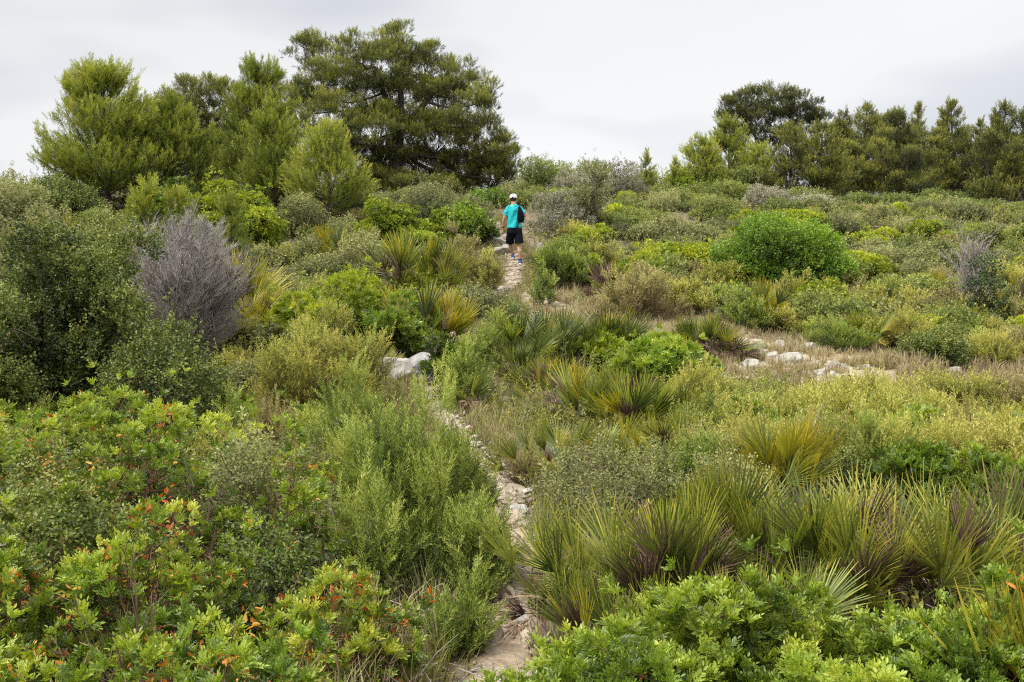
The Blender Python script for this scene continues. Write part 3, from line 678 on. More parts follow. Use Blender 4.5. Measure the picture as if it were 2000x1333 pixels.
# wood on the ridge
pine_lobes(1490, 385, [(1432,222,32,22),(1465,200,40,20),(1505,192,34,16),(1555,205,44,20),(1595,232,26,18),(1450,245,40,24),(1500,232,48,26),(1550,240,44,24),(1475,275,40,24),(1530,272,36,20)],
           'domed umbrella-shaped pine rising tallest in the ridge wood', mat='pine_wood', Y=55, dens=.17, dz=1.0, r0=.2, far=True)
G = 'slim pines of the ridge wood'
W = dict(mat='pine_wood', far=True, dens=.9)
pine_young(1265, 388, 70, 296, 'sparse thin-leaved small pine standing alone in the gap of the ridge skyline', Y=45, mat='pine_young', far=True, dens=.45, low=.3)
pine_young(1312, 388, 60, 312, 'smallest sparse pine on the ridge skyline, before the ridge wood begins', Y=45, mat='pine_young', far=True, dens=.45, low=.3)
pine_young(1368, 392, 124, 272, 'bushy light green pine at the open edge of the ridge wood', 'pine_young', 46, dens=1.0, far=True, form=.42, asc=20, low=.08)
pine_young(1412, 392, 135, 240, 'pale green pine just below the domed umbrella pine, on its open side', 'pine_young', 49, dens=1.0, far=True, form=.42, asc=20, low=.08)
pine_young(1478, 395, 119, 290, 'low bushy pine under the trunk of the domed umbrella pine', 'pine_young', 47, dens=1.0, far=True, form=.42, asc=20, low=.08)
pine_young(1542, 398, 135, 252, 'rounded pine in front of the domed umbrella pine', 'pine_wood', 45, dens=1.0, far=True, form=.42, asc=20, low=.08)
pine_young(1605, 398, 135, 245, 'rounded pine with bare lower trunk beside the two grey silvery bushes', 'pine_wood', 44.5, dens=1.0, far=True, form=.42, asc=20, low=.08)
for px, base, w, top, lab, y in [(1648,400,80,215,'first narrow dark pine past the rounded pines of the ridge wood',50),(1692,400,100,198,'broad dark pine with a pointed tip in the middle of the ridge wood',51),
        (1748,402,100,222,'dark pine with a blunt crown next to a thin-topped pine in the ridge wood',48),(1797,402,56,198,'pine with a thin tufted top over bare trunk in the ridge wood',54),
        (1856,405,84,193,'spire-shaped pine tallest in its end of the ridge wood, gap of sky at its foot',49),(1905,408,64,235,'narrow dark pine between the spire-shaped pine and the dense end of the wood',50),
        (1958,412,100,203,'dense dark pine near the very edge of the ridge wood',46),(2010,415,100,225,'dark pine cut by the picture edge at the end of the ridge wood',45),(1830,402,60,262,'low dark pine between the thin-topped pine and the spire-shaped pine',47),(1720,402,70,262,'small dark pine filling the foot of the broad pointed pine',46),
        (1930,412,64,270,'small dark pine in front of the dense end of the ridge wood',44),(1775,408,60,300,'knee-high dark pine under the blunt-crowned pine of the ridge wood',45),(1665,405,70,290,'bushy dark pine under the narrow dark pine, first of the dark ones',46.5),(1985,418,80,285,'bushy dark pine at the foot of the pine cut by the picture edge',43.5),(1880,410,60,290,'bushy dark pine in the gap past the spire-shaped pine',47)] + [(1640,395,70,245,'half hidden pine behind the first narrow dark pine of the ridge wood',58),(1722,395,80,228,'half hidden pine behind the broad pointed pine of the ridge wood',58),(1775,395,70,250,'half hidden pine behind the blunt-crowned pine of the ridge wood',59),
        (1832,395,80,236,'half hidden pine behind the spire-shaped pine of the ridge wood',58),(1885,395,80,252,'half hidden pine in the gap after the spire-shaped pine of the ridge wood',57),(1940,395,90,240,'half hidden pine behind the dense end of the ridge wood',56),(2030,400,90,220,'half hidden pine at the very corner of the ridge wood',55)]:
    if 'spire' in lab[:16] or 'pointed tip' in lab or 'narrow dark' in lab[:20] or 'thin tufted' in lab or px in (1958, 1832, 1940): pine_young(px, base, w * 1.5, top, lab, Y=y, form=.62, low=.17, mat='pine_wood', far=True, dens=.75, asc=8)
    else: pine_auto(px, base, w * 1.15, top, lab, Y=y, n=9 if w > 70 else 7, low=.2 + (px * 7 % 10) / 60, round_=.42, size=.36, dens=.19)

# ================================================================== SHRUBS OF THE RIDGE AND UPPER SLOPE
bush('olive_scrub', 1045, 410, 110, 315, 'olive-green bush on the skyline beside the big dark pine', Y=44)
bush('silver', 1118, 410, 90, 330, 'grey-green wild olive bush on the skyline above the hiker', Y=43)
bush('scrub', 1150, 465, 110, 322, 'tall loose grey-green wild olive rising behind the hiker', Y=29, stem=2, lump=.34)
bush('silver', 1090, 470, 130, 375, 'grey shrub with dark base standing at the hiker\'s elbow', Y=28, lump=.38)
bush('silver', 1215, 408, 100, 322, 'grey wild olive tree with crooked dark stem on the skyline', Y=42, low=.0, stem=2)
for px, w, top, kd, lab in [(1075,120,322,'olive_scrub','rounded olive bush on the skyline between the big pine and the wild olives'),(1165,100,318,'scrub','grey-green skyline bush behind the tall loose wild olive'),(1258,110,340,'olive_scrub','skyline bush between the crooked wild olive and the sparse pines'),
        (1335,100,338,'lentisk','skyline bush between the sparse pines and the ridge wood'),(1385,110,330,'kermes','dark skyline bush at the open edge of the ridge wood'),(1450,120,330,'kermes','dark bush below the domed umbrella pine')]:
    bush(kd, px, 400, w, top, lab, Y=46)
bush('kermes', 1300, 402, 130, 365, 'low dark green bush under the sparse pines on the ridge', Y=43)
bush('olive_scrub', 1400, 410, 110, 358, 'bright green hedge-like bush at the foot of the ridge wood', Y=42)
bush('silver', 1495, 425, 92, 366, 'larger of the two round silver-grey bushes below the ridge wood', Y=38)
bush('silver', 1588, 432, 80, 384, 'smaller of the two round silver-grey bushes below the ridge wood', Y=37)
for px, w, top, y, lab in [(1560,110,372,43,'dark green bush behind the two silver-grey bushes'),(1665,100,380,41,'green hedge bush next to the smaller silver-grey bush'),(1745,110,384,40.5,'green hedge bush below the blunt-crowned pine'),
                           (1830,100,372,43,'dark shaded bush at the foot of the spire-shaped pine'),(1900,120,392,40,'green hedge bush below the narrow dark pines'),(1985,110,398,39,'green hedge bush at the end of the ridge wood')]:
    bush('kermes' if y > 41 else 'olive_scrub', px, 420, w, top, lab, Y=y)
bush('scrub', 862, 462, 180, 366, 'large rounded grey-green shrub beside the path ahead of the hiker', Y=28.5, lump=.42)
bush('lentisk', 905, 468, 120, 400, 'green lentisk against the rounded grey-green shrub next to the hiker', Y=26.8)
bush('lentisk_pale', 755, 455, 120, 393, 'bright yellow-green lentisk near the short bright pine', Y=26)
bush('bright', 950, 420, 90, 372, 'dark green bush where the path vanishes under the big pine', Y=33)
bush('lentisk', 340, 432, 130, 350, 'bright green lentisk under the forked young pine', Y=25.5)
bush('lentisk_pale', 440, 440, 190, 352, 'wide bright green lentisk mound below the tall pointed pine', Y=25)
bush('lentisk', 500, 445, 110, 388, 'small bright lentisk at the foot of the slender young pine', Y=25)
bush('scrub', 40, 430, 150, 342, 'grey-green bush on the skyline at the picture edge', Y=25)
bush('scrub', -60, 440, 150, 345, 'grey-green bush cut by the picture edge on the skyline', Y=25)
bush('kermes', 125, 440, 150, 352, 'dark green bush in shade under the forked young pine', Y=26.5)
bush('scrub', 590, 440, 120, 385, 'grey-green bush between the slender pine and its short twin', Y=27)
bush('scrub', 700, 450, 110, 375, 'grey bush in shade below the big dark pine', Y=30)
bush('scrub', 60, 520, 240, 410, 'broad grey-green bush behind the dark oak thicket', Y=17.5, lump=.33)
bush('olive_scrub', 205, 520, 220, 418, 'broad green bush between the dark oak thicket and the dead bush', Y=17, lump=.33)
bush('scrub', 330, 500, 160, 425, 'grey-green bush directly behind the dead bush', Y=19)

# middle left
bush('kermes', 130, 800, 400, 452, 'big dark oak thicket with tiny glossy leaves, largest shrub of the slope', Y=10.6, depth=.8, lump=.30, dense=1.15, contrast=2.2, nl=44)
bush('kermes', 330, 830, 260, 640, 'low dark oak shrub in front of the dead bush', Y=9.3, lump=.36)
bush('kermes', -60, 860, 260, 560, 'dark oak shrub at the picture edge beside the big thicket', Y=9.4)
X_, Y_, _ = ground(390, 690)
dead_fan(-5.02, 14.4, 1.62, .7, 'dead grey bush of fine bare twigs, the taller part leaning over the oak thicket', lean=(.16, 0), n1=36, n2=18, n3=20, r0=.024, w3=.0032, spread=.44)
dead_fan(-4.4, 13.4, 1.42, .7, 'dead grey bush of fine bare twigs, the lower part leaning towards the olive rosemary', lean=(.20, 0), n1=42, n2=18, n3=20, r0=.024, w3=.0032, spread=.44)
dead_fan(-3.1, 8.2, .62, .5, 'small bare white branches poking up before the dark oak thicket', mat='pale_twig', lean=(0, 0), n1=9, n2=4, n3=3, spread=.7, r0=.010, w3=.003)
bush('lentisk_pale', 655, 660, 330, 538, 'wide sunny yellow-green lentisk mound between two fan palms', depth=.6, lump=.42, Y=15.4)
bush('lentisk', 775, 690, 130, 575, 'dark-gapped lentisk leaning on the upright fan palm', Y=14.2)
bush('rosemary', 600, 790, 270, 590, 'large olive rosemary with dark stems, next to the dead bush', Y=11.2, stem=1.6)
bush('rosemary', 690, 800, 170, 622, 'olive rosemary between the large olive rosemary and the white rocks', Y=11.6)
bush('rosemary_green', 690, 900, 230, 690, 'feathery green rosemary behind the tallest foreground rosemary', Y=8.3)
bush('heath', 520, 870, 130, 770, 'yellowish heath bush with bare grey twigs at the edge of the lentisk', Y=8.4, stem=2)
bush('rosemary_green', 440, 860, 130, 740, 'thin green rosemary before the low dark oak shrub', Y=8.6)
bush('rosemary_green', 905, 760, 130, 650, 'light rosemary beside the white rocks', Y=12.2)
bush('lentisk', 870, 730, 90, 655, 'small bright lentisk beside the white rocks', Y=13.2)
bush('rosemary_green', 985, 720, 150, 585, 'light feathery rosemary in front of the dark central fan palm', Y=13.8)
bush('scrub', 930, 640, 170, 565, 'grey-green scrub bush lining the path below the hiker', Y=18.5)
bush('scrub', 690, 520, 150, 462, 'grey-green bush between the two upper fan palms', Y=21.5)
bush('heath', 900, 520, 110, 430, 'brownish heath bush beside the path left of the hiker', Y=22.5, stem=1.6)
bush('rosemary', 955, 545, 60, 480, 'small rosemary on the path edge just below the hiker\'s heel', Y=21.6)

# middle right of the path
bush('rosemary_green', 1100, 540, 130, 455, 'light green rosemary right of the path level with the hiker', Y=22)
bush('rosemary_green', 1060, 572, 66, 500, 'small upright rosemary tuft at the path edge below the hiker', Y=19.8)
bush('rosemary', 1170, 520, 110, 462, 'olive rosemary behind the red-brown fan palm', Y=23)
bush('heath', 1240, 605, 170, 510, 'grey-stemmed heath bush with a dark base above the dry grass', Y=18, stem=2)
bush('rosemary', 1340, 600, 130, 540, 'olive rosemary above the dark fan palm of the dry grass', Y=19)
bush('rosemary_green', 1452, 640, 110, 553, 'pale rosemary beside the yellow-edged fan palm', Y=17.2)
bush('rosemary', 1400, 560, 120, 505, 'olive rosemary below the bright low lentisk', Y=21)
rb = bush('bright', 1522, 590, 262, 444, 'dense round bright green bush, the largest on the open slope', Y=21.6, dense=1.7, lump=.46, inner=.3, nl=58, contrast=1.2, prot=0); rb.rotation_euler = (0, math.radians(17), 0)
bush('lentisk_pale', 1340, 540, 180, 475, 'low bright yellow-green lentisk beside the dense round bush', Y=23.5)
bush('lentisk_pale', 1470, 570, 150, 508, 'low yellow-green lentisk under the dense round bush', Y=21.3)
bush('lentisk_pale', 1615, 612, 120, 548, 'yellowish lentisk directly below the dense round bush', Y=19)
bush('rosemary', 1555, 610, 110, 525, 'grey olive bush between the yellowish lentisk and the yellow-edged palm', Y=19.5)
bush('rosemary_green', 1640, 685, 130, 618, 'rounded rosemary at the upper edge of the dry stony grass', Y=15.6)
bush('rosemary', 1765, 690, 130, 610, 'grey olive rosemary beside the drooping yellow palm', Y=15.8)
bush('kermes', 1825, 725, 120, 650, 'dark shrub with brown patches above the stony grass', Y=14.4)
bush('rosemary', 1935, 730, 140, 640, 'olive rosemary at the right picture edge above the stony grass', Y=14.6)
bush('olive_scrub', 1790, 590, 130, 545, 'low fresh green bush near the juniper', Y=20)
bush('heath', 1985, 650, 110, 580, 'brownish bush next to the juniper at the picture edge', Y=17.5)
bush('juniper', 1930, 622, 66, 508, 'small dark green juniper column among dead stems', Y=17.4, dense=1.5)
dead_fan(8.6, 18.6, 1.45, .22, 'tall bare dead stems beside the small juniper', lean=(0, 0), n1=13, n2=9, n3=9, r0=.022, w3=.004, spread=.16, mat='dead_twig')
dead_fan(9.2, 18.2, .85, .5, 'grey dead twigs spreading at the foot of the small juniper', lean=(.15, 0), n1=14, n2=8, n3=7, spread=.8, mat='twig')

# lower right
bush('lentisk', 1290, 765, 250, 660, 'bright lentisk mat behind the reddish fan palm', Y=12.6, depth=.7)
bush('lentisk_pale', 1180, 700, 110, 655, 'bright low lentisk touching the dark central fan palm', Y=14)
bush('scrub', 1385, 800, 110, 742, 'pale grey-green bush at the lower edge of the dry grass', Y=12)
for px, base, w, top, y, kd, lab in [(1395,880,170,765,9.6,'rosemary_green','green rosemary just above the yellow fan palm'),(1520,880,190,768,9.8,'rosemary','olive rosemary thicket behind the yellow fan palm'),
        (1690,870,180,728,10.4,'rosemary','tall grey-stemmed rosemary below the white rocks'),(1800,880,200,750,10.0,'rosemary','wide olive rosemary below the dark shrub'),
        (1700,960,140,790,7.9,'rosemary_green','upright yellow-green rosemary rising above the foreground palms'),(1620,960,100,810,8.0,'rosemary_green','narrow upright rosemary beside the yellow fan palm'),
        (1885,910,150,770,8.8,'heath','grey twiggy heath bush beside the edge palm'),(1950,870,140,770,10.6,'rosemary','olive rosemary behind the edge palm')]:
    bush(kd, px, base, w, top, lab, Y=y, stem=1.5)
bush('lentisk', 1800, 985, 170, 868, 'bright lentisk behind the foreground palms', Y=7.4)
bush('lentisk', 1930, 1000, 170, 880, 'bright lentisk near the picture edge behind the foreground palms', Y=7.2)
bush('bright', 1545, 960, 110, 880, 'fresh green low shrub behind the yellow fan palm', Y=8.2)
bush('kermes', 1655, 990, 110, 880, 'dark green shrub under the upright rosemary', Y=7.6)
bush('scrub', 1230, 1010, 380, 868, 'wide grey-green small-leaved bush behind the foreground palms', Y=6.9, depth=.55, lump=.34, dense=1.2)
bush('rosemary_green', 948, 985, 62, 905, 'small rosemary at the bend of the path behind the tallest rosemary', Y=7.3)
bush('heath', 1030, 935, 80, 880, 'low brownish tuft on the inner side of the path bend', Y=8.2)
bush('scrub', 1110, 1075, 150, 905, 'grey-green small-leaved bush at the edge of the stone path', Y=6.1, dense=1.2)
bush('scrub', 1420, 1000, 170, 890, 'pale grey twiggy bush below the yellow fan palm', Y=6.9, stem=2)

# foreground
bushw('rosemary_green', -.53, 5.5, .44, 1.2, 'tallest feathery bright green rosemary beside the stone path', stem=2, dense=1.5, lean=(.10, 0), lump=.3, upness=1.7, nl=34, contrast=1.3)
bushw('rosemary_green', -.22, 5.1, .27, .62, 'lower feathery rosemary leaning out over the stone path', stem=2, dense=1.2, lean=(.10, -.05))
bushw('rosemary_green', -.27, 4.4, .21, .40, 'smallest rosemary sprawling beside the steps of the path', stem=1.5, lean=(.1, 0))
FL = [(-1.75,2.75,.58,.78,'lentisk with orange leaves at the bottom corner of the picture'),(-.95,2.95,.52,.62,'lentisk with many orange leaves at the bottom edge beside the dry litter'),(-2.35,3.75,.66,.84,'lentisk with orange leaves at the picture edge, nearest the small fan leaf'),
      (-1.45,3.85,.60,.80,'lentisk with red stems and orange leaves in the middle of the foreground thicket'),(-.66,3.85,.42,.56,'low lentisk with orange leaves and bare twigs next to the rosemary foot'),(-3.0,4.9,.72,.88,'lentisk at the picture edge, one row behind the orange-leaved ones'),
      (-2.0,5.05,.66,.92,'dense lentisk behind the red-stemmed one'),(-1.15,4.95,.48,.78,'lentisk pressed against the tallest rosemary'),(-3.5,6.1,.76,.92,'yellow-tipped lentisk at the picture edge near the white bare branches'),
      (-2.5,6.3,.70,.95,'yellow-tipped lentisk right below the low dark oak shrub'),(-1.6,6.2,.55,.84,'lentisk with pale top shoots behind the tallest rosemary'),(-3.2,7.3,.66,.86,'hindmost lentisk of the thicket, below the white bare branches')]
for x, y, R, H, lab in FL: bushw('lentisk', x, y, R, H, lab, dead=.2 if y < 4.5 else .10, stem=5, lump=.17, nl=52, dense=.62, inner=.15, contrast=2.5, ls=.64)
for x, y, R, H, kd, lab in [(-2.05,4.45,.36,.72,'kermes','small-leaved dark shrub tangled into the middle of the orange-leaved thicket'),(-1.0,4.4,.30,.62,'kermes','small dark shrub beside the red-stemmed lentisk'),(-2.75,5.6,.4,.82,'olive_scrub','thin olive shrub mixed into the thicket below the white bare branches'),
        (-1.45,5.6,.36,.8,'scrub','grey-green shrub mixed into the thicket left of the tallest rosemary'),(-.72,5.0,.30,.72,'rosemary_green','young rosemary at the left foot of the tallest rosemary'),(-.85,6.6,.42,.80,'rosemary_green','rosemary filling the bend between the thicket and the path'),(-1.05,7.6,.42,.72,'rosemary','olive rosemary on the bare patch behind the tallest rosemary')]:
    bushw(kd, x, y, R, H, lab, stem=2)
for x, y, H, R, lab in [(-1.25,3.35,.62,.4,'bare reddish dead twigs standing in the orange-leaved thicket'),(-.55,3.35,.42,.35,'low tangle of dead twigs over the litter near the rosemary foot'),(-2.1,3.1,.6,.4,'dead grey twigs in the thicket near the bottom corner'),(-1.7,4.7,.78,.4,'dead grey twigs sticking out of the middle of the thicket'),(-2.6,4.2,.72,.4,'dead twigs in the thicket close to the picture edge')]:
    dead_fan(x, y, H, R, lab, mat='twig' if x > -2 else 'dead_twig', lean=(.1, 0), n1=14, n2=5, n3=4, spread=.9, r0=.008, w3=.0022)
FRR = [(.04,2.62,.26,.52,'small lentisk at the bottom edge overhanging the path stones'),(.30,2.85,.46,.68,'bright lentisk at the bottom edge beside the path'),(.80,3.05,.50,.70,'bright lentisk in front of the brown palm fronds'),(1.38,2.95,.48,.78,'bright lentisk with taller shoots near the edge palm'),(1.85,2.7,.45,.66,'bright lentisk at the bottom corner under the edge palm'),
       (1.0,2.4,.46,.58,'bright lentisk filling the middle of the bottom edge'),(1.5,2.25,.42,.62,'lentisk with one orange leaf at the bottom edge'),(.45,2.25,.34,.48,'lowest bright lentisk at the bottom edge')]
for x, y, R, H, lab in FRR: bushw('lentisk', x, y, R, H, lab, dead=.006, stem=1.4, lump=.25, nl=34, dense=.95, contrast=2.1, ls=.62)

# ================================================================== PALMS  mix = green, dark, yellow, dry, straw
fg = dict(tilt=(3, 50))
palm(.42, 4.75, .42, .72, 'fan palm spreading silvery leaves over the path steps', 26, mix=(6,1,.5,3,1.4), tilt=(10,75), stems_n=3)
palm(.80, 4.65, .40, .84, 'fan palm with purple-brown fans behind the bright lentisk', 30, mix=(5,1,.3,5.5,.8), stems_n=4, **fg)
palm(1.22, 4.85, .44, .90, 'fan palm with one tall brown fan above its green leaves', 32, mix=(6,1,.3,3.6,.7), stems_n=4, **fg)
palm(1.65, 4.70, .44, .86, 'fan palm with a dark purple withered fan in its middle', 32, mix=(6,1,.3,3.8,.6), stems_n=4, **fg)
palm(2.10, 4.85, .44, .86, 'fan palm with orange-streaked blades near the edge of the foreground row', 30, mix=(6,1,.8,3,.6), stems_n=4, **fg)
palm(2.60, 4.95, .44, .84, 'fan palm with reddish blades last in the foreground row', 28, mix=(5,1,.3,4,.5), stems_n=4, **fg)
palm(.62, 4.15, .28, .62, 'small fan palm with brown and green fans right behind the bottom lentisk', 20, mix=(5,1,1,3,1), stems_n=3, **fg)
palm(1.10, 4.10, .30, .62, 'small green fan palm half hidden by the bottom lentisk', 18, mix=(6,1,1.5,2,.5), stems_n=3, **fg)
palm(1.66, 2.95, .16, .92, 'fan palm with long yellow-green blades at the lower picture edge', 9, mix=(6,0,4,0,0), tilt=(2, 26), stems_n=2)
palm(-1.78, 3.35, .25, .50, 'fan leaves of a small palm poking through the orange-leaved lentisk', 10, mix=(6,1,1,0,1), tilt=(20,75), stems_n=1)
palm(1.92, 7.4, .42, .84, 'bright yellow fan palm between the grey-green bush and the upright rosemary', 30, mix=(3.5,0,6,0,.3), tilt=(4,70), stems_n=4)
palm(1.28, 8.1, .26, .78, 'yellow-tipped fan palm behind the wide grey-green bush', 14, mix=(4,1,4,1,.2), tilt=(4,60), stems_n=2)
palm(.62, 8.4, .55, .70, 'grassy fan palm with olive blades above the grey-green bush', 34, mix=(6,1,1.5,1.5,1), tilt=(10,75), stems_n=5)
palmp(1050, 950, 130, 868, 'small fan palm with yellowish leaves beside the bend of the path', 18, mix=(5,0,2,3,1), tilt=(15,80), stems_n=3)
palmp(1095, 735, 290, 592, 'large dark green fan palm clump in the centre of the slope', 64, Y=14.4, mix=(2,7,.2,.5,.2), tilt=(3,72), stems_n=7)
palmp(1170, 730, 150, 600, 'dark fan palm at the dry grass end of the central clump', 34, Y=14.6, mix=(3,6,.2,.5,.2), tilt=(3,72), stems_n=4)
palmp(1010, 745, 110, 660, 'dark-hearted fan palm with hanging leaves at the foot of the central clump', 26, Y=13.4, mix=(1,7,0,1,.3), tilt=(15,88), stems_n=3)
palmp(1070, 772, 130, 692, 'medium fan palm just below the dark central clump', 26, Y=12.2, mix=(5,2,1,1,.5), tilt=(8,78), stems_n=3)
palmp(1160, 820, 170, 705, 'fan palm with reddish dry fans below the central clump', 36, Y=10.9, mix=(5,3,.6,4,.8), tilt=(5,70), stems_n=4)
palmp(1260, 850, 170, 722, 'fan palm with dark shaded base next to the reddish one', 38, Y=10.3, mix=(4,5,.5,3,.4), tilt=(5,78), stems_n=4)
palmp(915, 770, 120, 712, 'low withered fan palm beside the path with purple leaves', 16, Y=12, mix=(3,2,0,6,1), tilt=(25,85), stems_n=2)
palmp(1372, 710, 140, 606, 'rounded fan palm with brown skirt alone in the dry grass', 46, mix=(5,4,.4,5,1), Y=14.9, tilt=(5,92), stems_n=3)
palmp(1195, 565, 120, 492, 'fan palm with a red-brown dead base by the heath bush', 30, Y=19.5, mix=(6,2,1.5,4,1), tilt=(5,85), stems_n=3)
palmp(1508, 632, 90, 548, 'yellow-edged fan palm drooping to one side below the dense bush', 26, Y=17.6, mix=(5,1,4,1,0), tilt=(5,85), stems_n=3)
palmp(1700, 680, 100, 600, 'drooping yellow-green fan palm at the upper edge of the stony grass', 26, Y=15.9, mix=(5,2,4,1,0), tilt=(5,95), stems_n=3)
palmp(1885, 655, 110, 598, 'spreading yellow-green fan palm at the foot of the juniper', 24, Y=17, mix=(5,1,4,.5,0), tilt=(20,85), stems_n=3)
palmp(1800, 572, 80, 520, 'small yellow-green fan palm up the slope from the juniper', 18, Y=20.7, mix=(4,1,4,0,0), tilt=(10,80), stems_n=2)
palmp(1995, 590, 70, 530, 'yellow-brown fan palm at the picture edge above the juniper', 18, Y=19, mix=(3,1,4,2,0), tilt=(10,80), stems_n=2)
palmp(1995, 900, 110, 762, 'tall-leaved fan palm at the picture edge behind the bright lentisk', 20, Y=8.8, mix=(6,2,1.5,.5,1), tilt=(4,65), stems_n=3)
palmp(840, 665, 110, 550, 'upright bright fan palm leaning against the sunny lentisk mound', 38, Y=15, mix=(7,2,2,1.5,.8), tilt=(2,60), stems_n=4)
palmp(485, 590, 130, 452, 'golden-green fan palm rising behind the dead bush', 44, Y=16.4, mix=(4,1,5,.8,.3), fs=1.0, tilt=(4,85), stems_n=5)
palmp(510, 600, 90, 535, 'low golden fan palm at the foot of the larger golden one', 22, Y=15.6, mix=(4,1,4,.8,.3), fs=1.0, tilt=(10,85), stems_n=3)
palmp(670, 490, 140, 432, 'wide olive fan palm uphill of the grey-green bush', 30, Y=23, mix=(5,2,4,1,.4), tilt=(8,80), stems_n=4)
palmp(805, 530, 130, 450, 'spiky fan palm with straw leaf tips near the path', 34, Y=21, mix=(5,4,1.5,1,1), tilt=(4,75), stems_n=4)
palmp(860, 545, 70, 488, 'small fan palm with drooping yellow leaf beside the spiky one', 16, Y=20.5, mix=(5,2,2,1.5,.5), tilt=(10,90), stems_n=2)
palmp(92, 440, 70, 398, 'yellow fan palm on the high slope near the picture edge', 18, Y=22.5, mix=(3,0,7,0,0), tilt=(10,80), stems_n=2)
palmp(740, 690, 70, 640, 'pale fan palm tuft beside the white rocks', 14, Y=13.6, mix=(5,1,1,.5,2), tilt=(15,85), stems_n=2)

# ================================================================== ROCKS
rock(768, 706, 84, 697, 'white boulder beside the path, in front of its grey neighbour', 'rock', Y=13.2, depth=.6)
rock(818, 706, 74, 691, 'grey angular boulder next to the white boulder', 'rock_grey', Y=13.6, depth=.6)
rock(1092, 818, 54, 782, 'grey boulder between the palms and the path bend', 'rock_grey', Y=11.2)
rock(922, 610, 44, 600, 'flat pale slab on the slope left of the path', 'rock', Y=18.4)
rock(970, 478, 42, 463, 'flat ledge of pale stone at the hiker\'s hand', 'rock', Y=26.9)
rock(985, 500, 46, 476, 'rounded pale boulder at the hiker\'s knee', 'rock', Y=25.9)
rock(1004, 468, 40, 452, 'pale stone on the path right ahead of the hiker', 'rock', Y=27.3)
rock(1055, 480, 18, 474, 'small pale stone in the grass beside the hiker', 'rock', Y=26)
rock(1182, 420, 34, 405, 'pale outcrop on the crest behind the wild olive', 'rock', Y=33)
rock(1205, 416, 34, 405, 'second pale outcrop on the crest, farther from the hiker', 'rock', Y=34)
for px, b, w, t, lab in [(1482,692,36,682,'small flat white rock highest in the dry grass'),(1545,706,54,692,'long flat white rock in the middle of the dry grass'),(1508,700,30,690,'flat white rock between the long one and the highest one'),(1472,718,34,708,'flat white rock next to the brown-skirted palm'),
        (1634,720,30,706,'rounded white rock near the round rosemary'),(1630,742,32,726,'white rock at the tips of the tall grey-stemmed rosemary'),(1602,736,24,728,'thin white stone at the lower edge of the dry grass'),(1692,724,22,714,'white stone on the far side of the round rosemary'),
        (1580,684,30,672,'grey stone against the upper edge of the dry grass'),(1520,678,30,668,'pale stone under the yellow-edged palm'),(1915,775,50,750,'big white rock below the olive rosemary at the picture edge'),(1862,735,34,724,'pale stone under the dark shrub'),(1415,748,20,738,'small white stone below the brown-skirted palm'),(1255,668,24,658,'small pale stone where the dry grass narrows')]:
    rock(px, b + 2, w * 1.35, t + 1, lab, 'rock', depth=.8, sink=.7)
g = 'flat stones set in the path'
STEPS = [(1024,1098,64,1076,'dark-topped stone step across the path, uppermost of the steps'),(1022,1128,74,1106,'broad stone step in the middle of the path steps'),(1014,1160,76,1138,'long worn stone step below the broad one'),(1000,1200,54,1182,'small stone step at the foot of the steps'),(985,1180,28,1170,'loose stone at the edge of the path steps'),(1035,1180,26,1168,'loose stone under the silvery palm leaves'),(962,1268,60,1250,'pale slab in the path near the bottom edge')]
for px, b, w, t, lab in STEPS: rock(px, b, w, t, lab, 'rock_warm', depth=.55, sink=.9)
pr = np.random.default_rng(8)
for k in range(84):
    i = int(pr.integers(6, len(PATH) - 12)); p = PATH[i] + pr.normal(0, .10 if PATH[i][1] < 12 else .17, 2); y = p[1]
    s = float(np.clip(pr.lognormal(-2.65, .4), .04, .12)) * (1 if y < 12 else 1.5)
    o = add('path_stone', rock_mesh(pr, s, s * .75, s * .4, 'rock_warm' if k % 3 else 'rock', 9, 3), None, (p[0], y, float(terr(p[0], y)) + .022))
    o.rotation_euler = (pr.normal(0, .1), pr.normal(0, .1), pr.uniform(0, 6)); tag(o, 'small loose limestone lying on the bare dirt of the path', 'stone', 'loose stones on the path')
# ================================================================== FILLER SHRUBS (copies of a few bushes)
LIB = {}
def lib(kind, R, H, D, n=3):
    LIB[kind + str(D)] = [(shrub_meshes(kind, R * q, R * q * .9, H, D, nseed()), R * q, H) for q in np.linspace(.85, 1.2, n)]
for kd in ('scrub', 'olive_scrub', 'rosemary', 'heath', 'lentisk_pale', 'lentisk', 'rosemary_green'): lib(kd, .62, .6, 26)
for kd in ('scrub', 'rosemary', 'rosemary_green', 'heath', 'lentisk'): lib(kd, .45, .55, 11)
def fill(n, rect, kinds, D, label, group, hs=(.6, 1.2), clear=.45, gap=.45, seed=0):
    r = np.random.default_rng(1000 + seed); names, wts = zip(*kinds.items()); wts = np.array(wts, float) / sum(wts); done_ = 0; got = []
    for _ in range(n * 12):
        if done_ >= n: break
        px, py = r.uniform(rect[0], rect[2]), r.uniform(rect[1], rect[3]); X, Y, z = ground(px, py)
        s = r.uniform(*hs); kd = names[r.choice(len(names), p=wts)]; me, R, H = LIB[kd + str(D)][r.integers(3)]; R *= s
        if min(dist_to(PATH, X, Y)[0], dist_to(SPUR, X, Y)[0] + .2) < R + clear or dist_to(DRY, X, Y)[0] < R + 1.25: continue
        # leave the hiker and the path behind the central palm open to view
        if abs(X / Y - .003) < .022 + R / Y and 15 < Y < 27: continue
        if any((X - a) ** 2 + (Y - b) ** 2 < ((R + c) * gap) ** 2 for a, b, c in got): continue
        if any((X - a) ** 2 + (Y - b) ** 2 < (max(c - .05, .1) * .75) ** 2 for a, b, c in FOOT): continue
        got.append((X, Y, R)); done_ += 1
        o = shrub_obj(kd, (X, Y, z), me, label, group); o.rotation_euler = (0, 0, r.uniform(0, 6.28)); o.scale = (s, s, s * r.uniform(.75, 1.15))
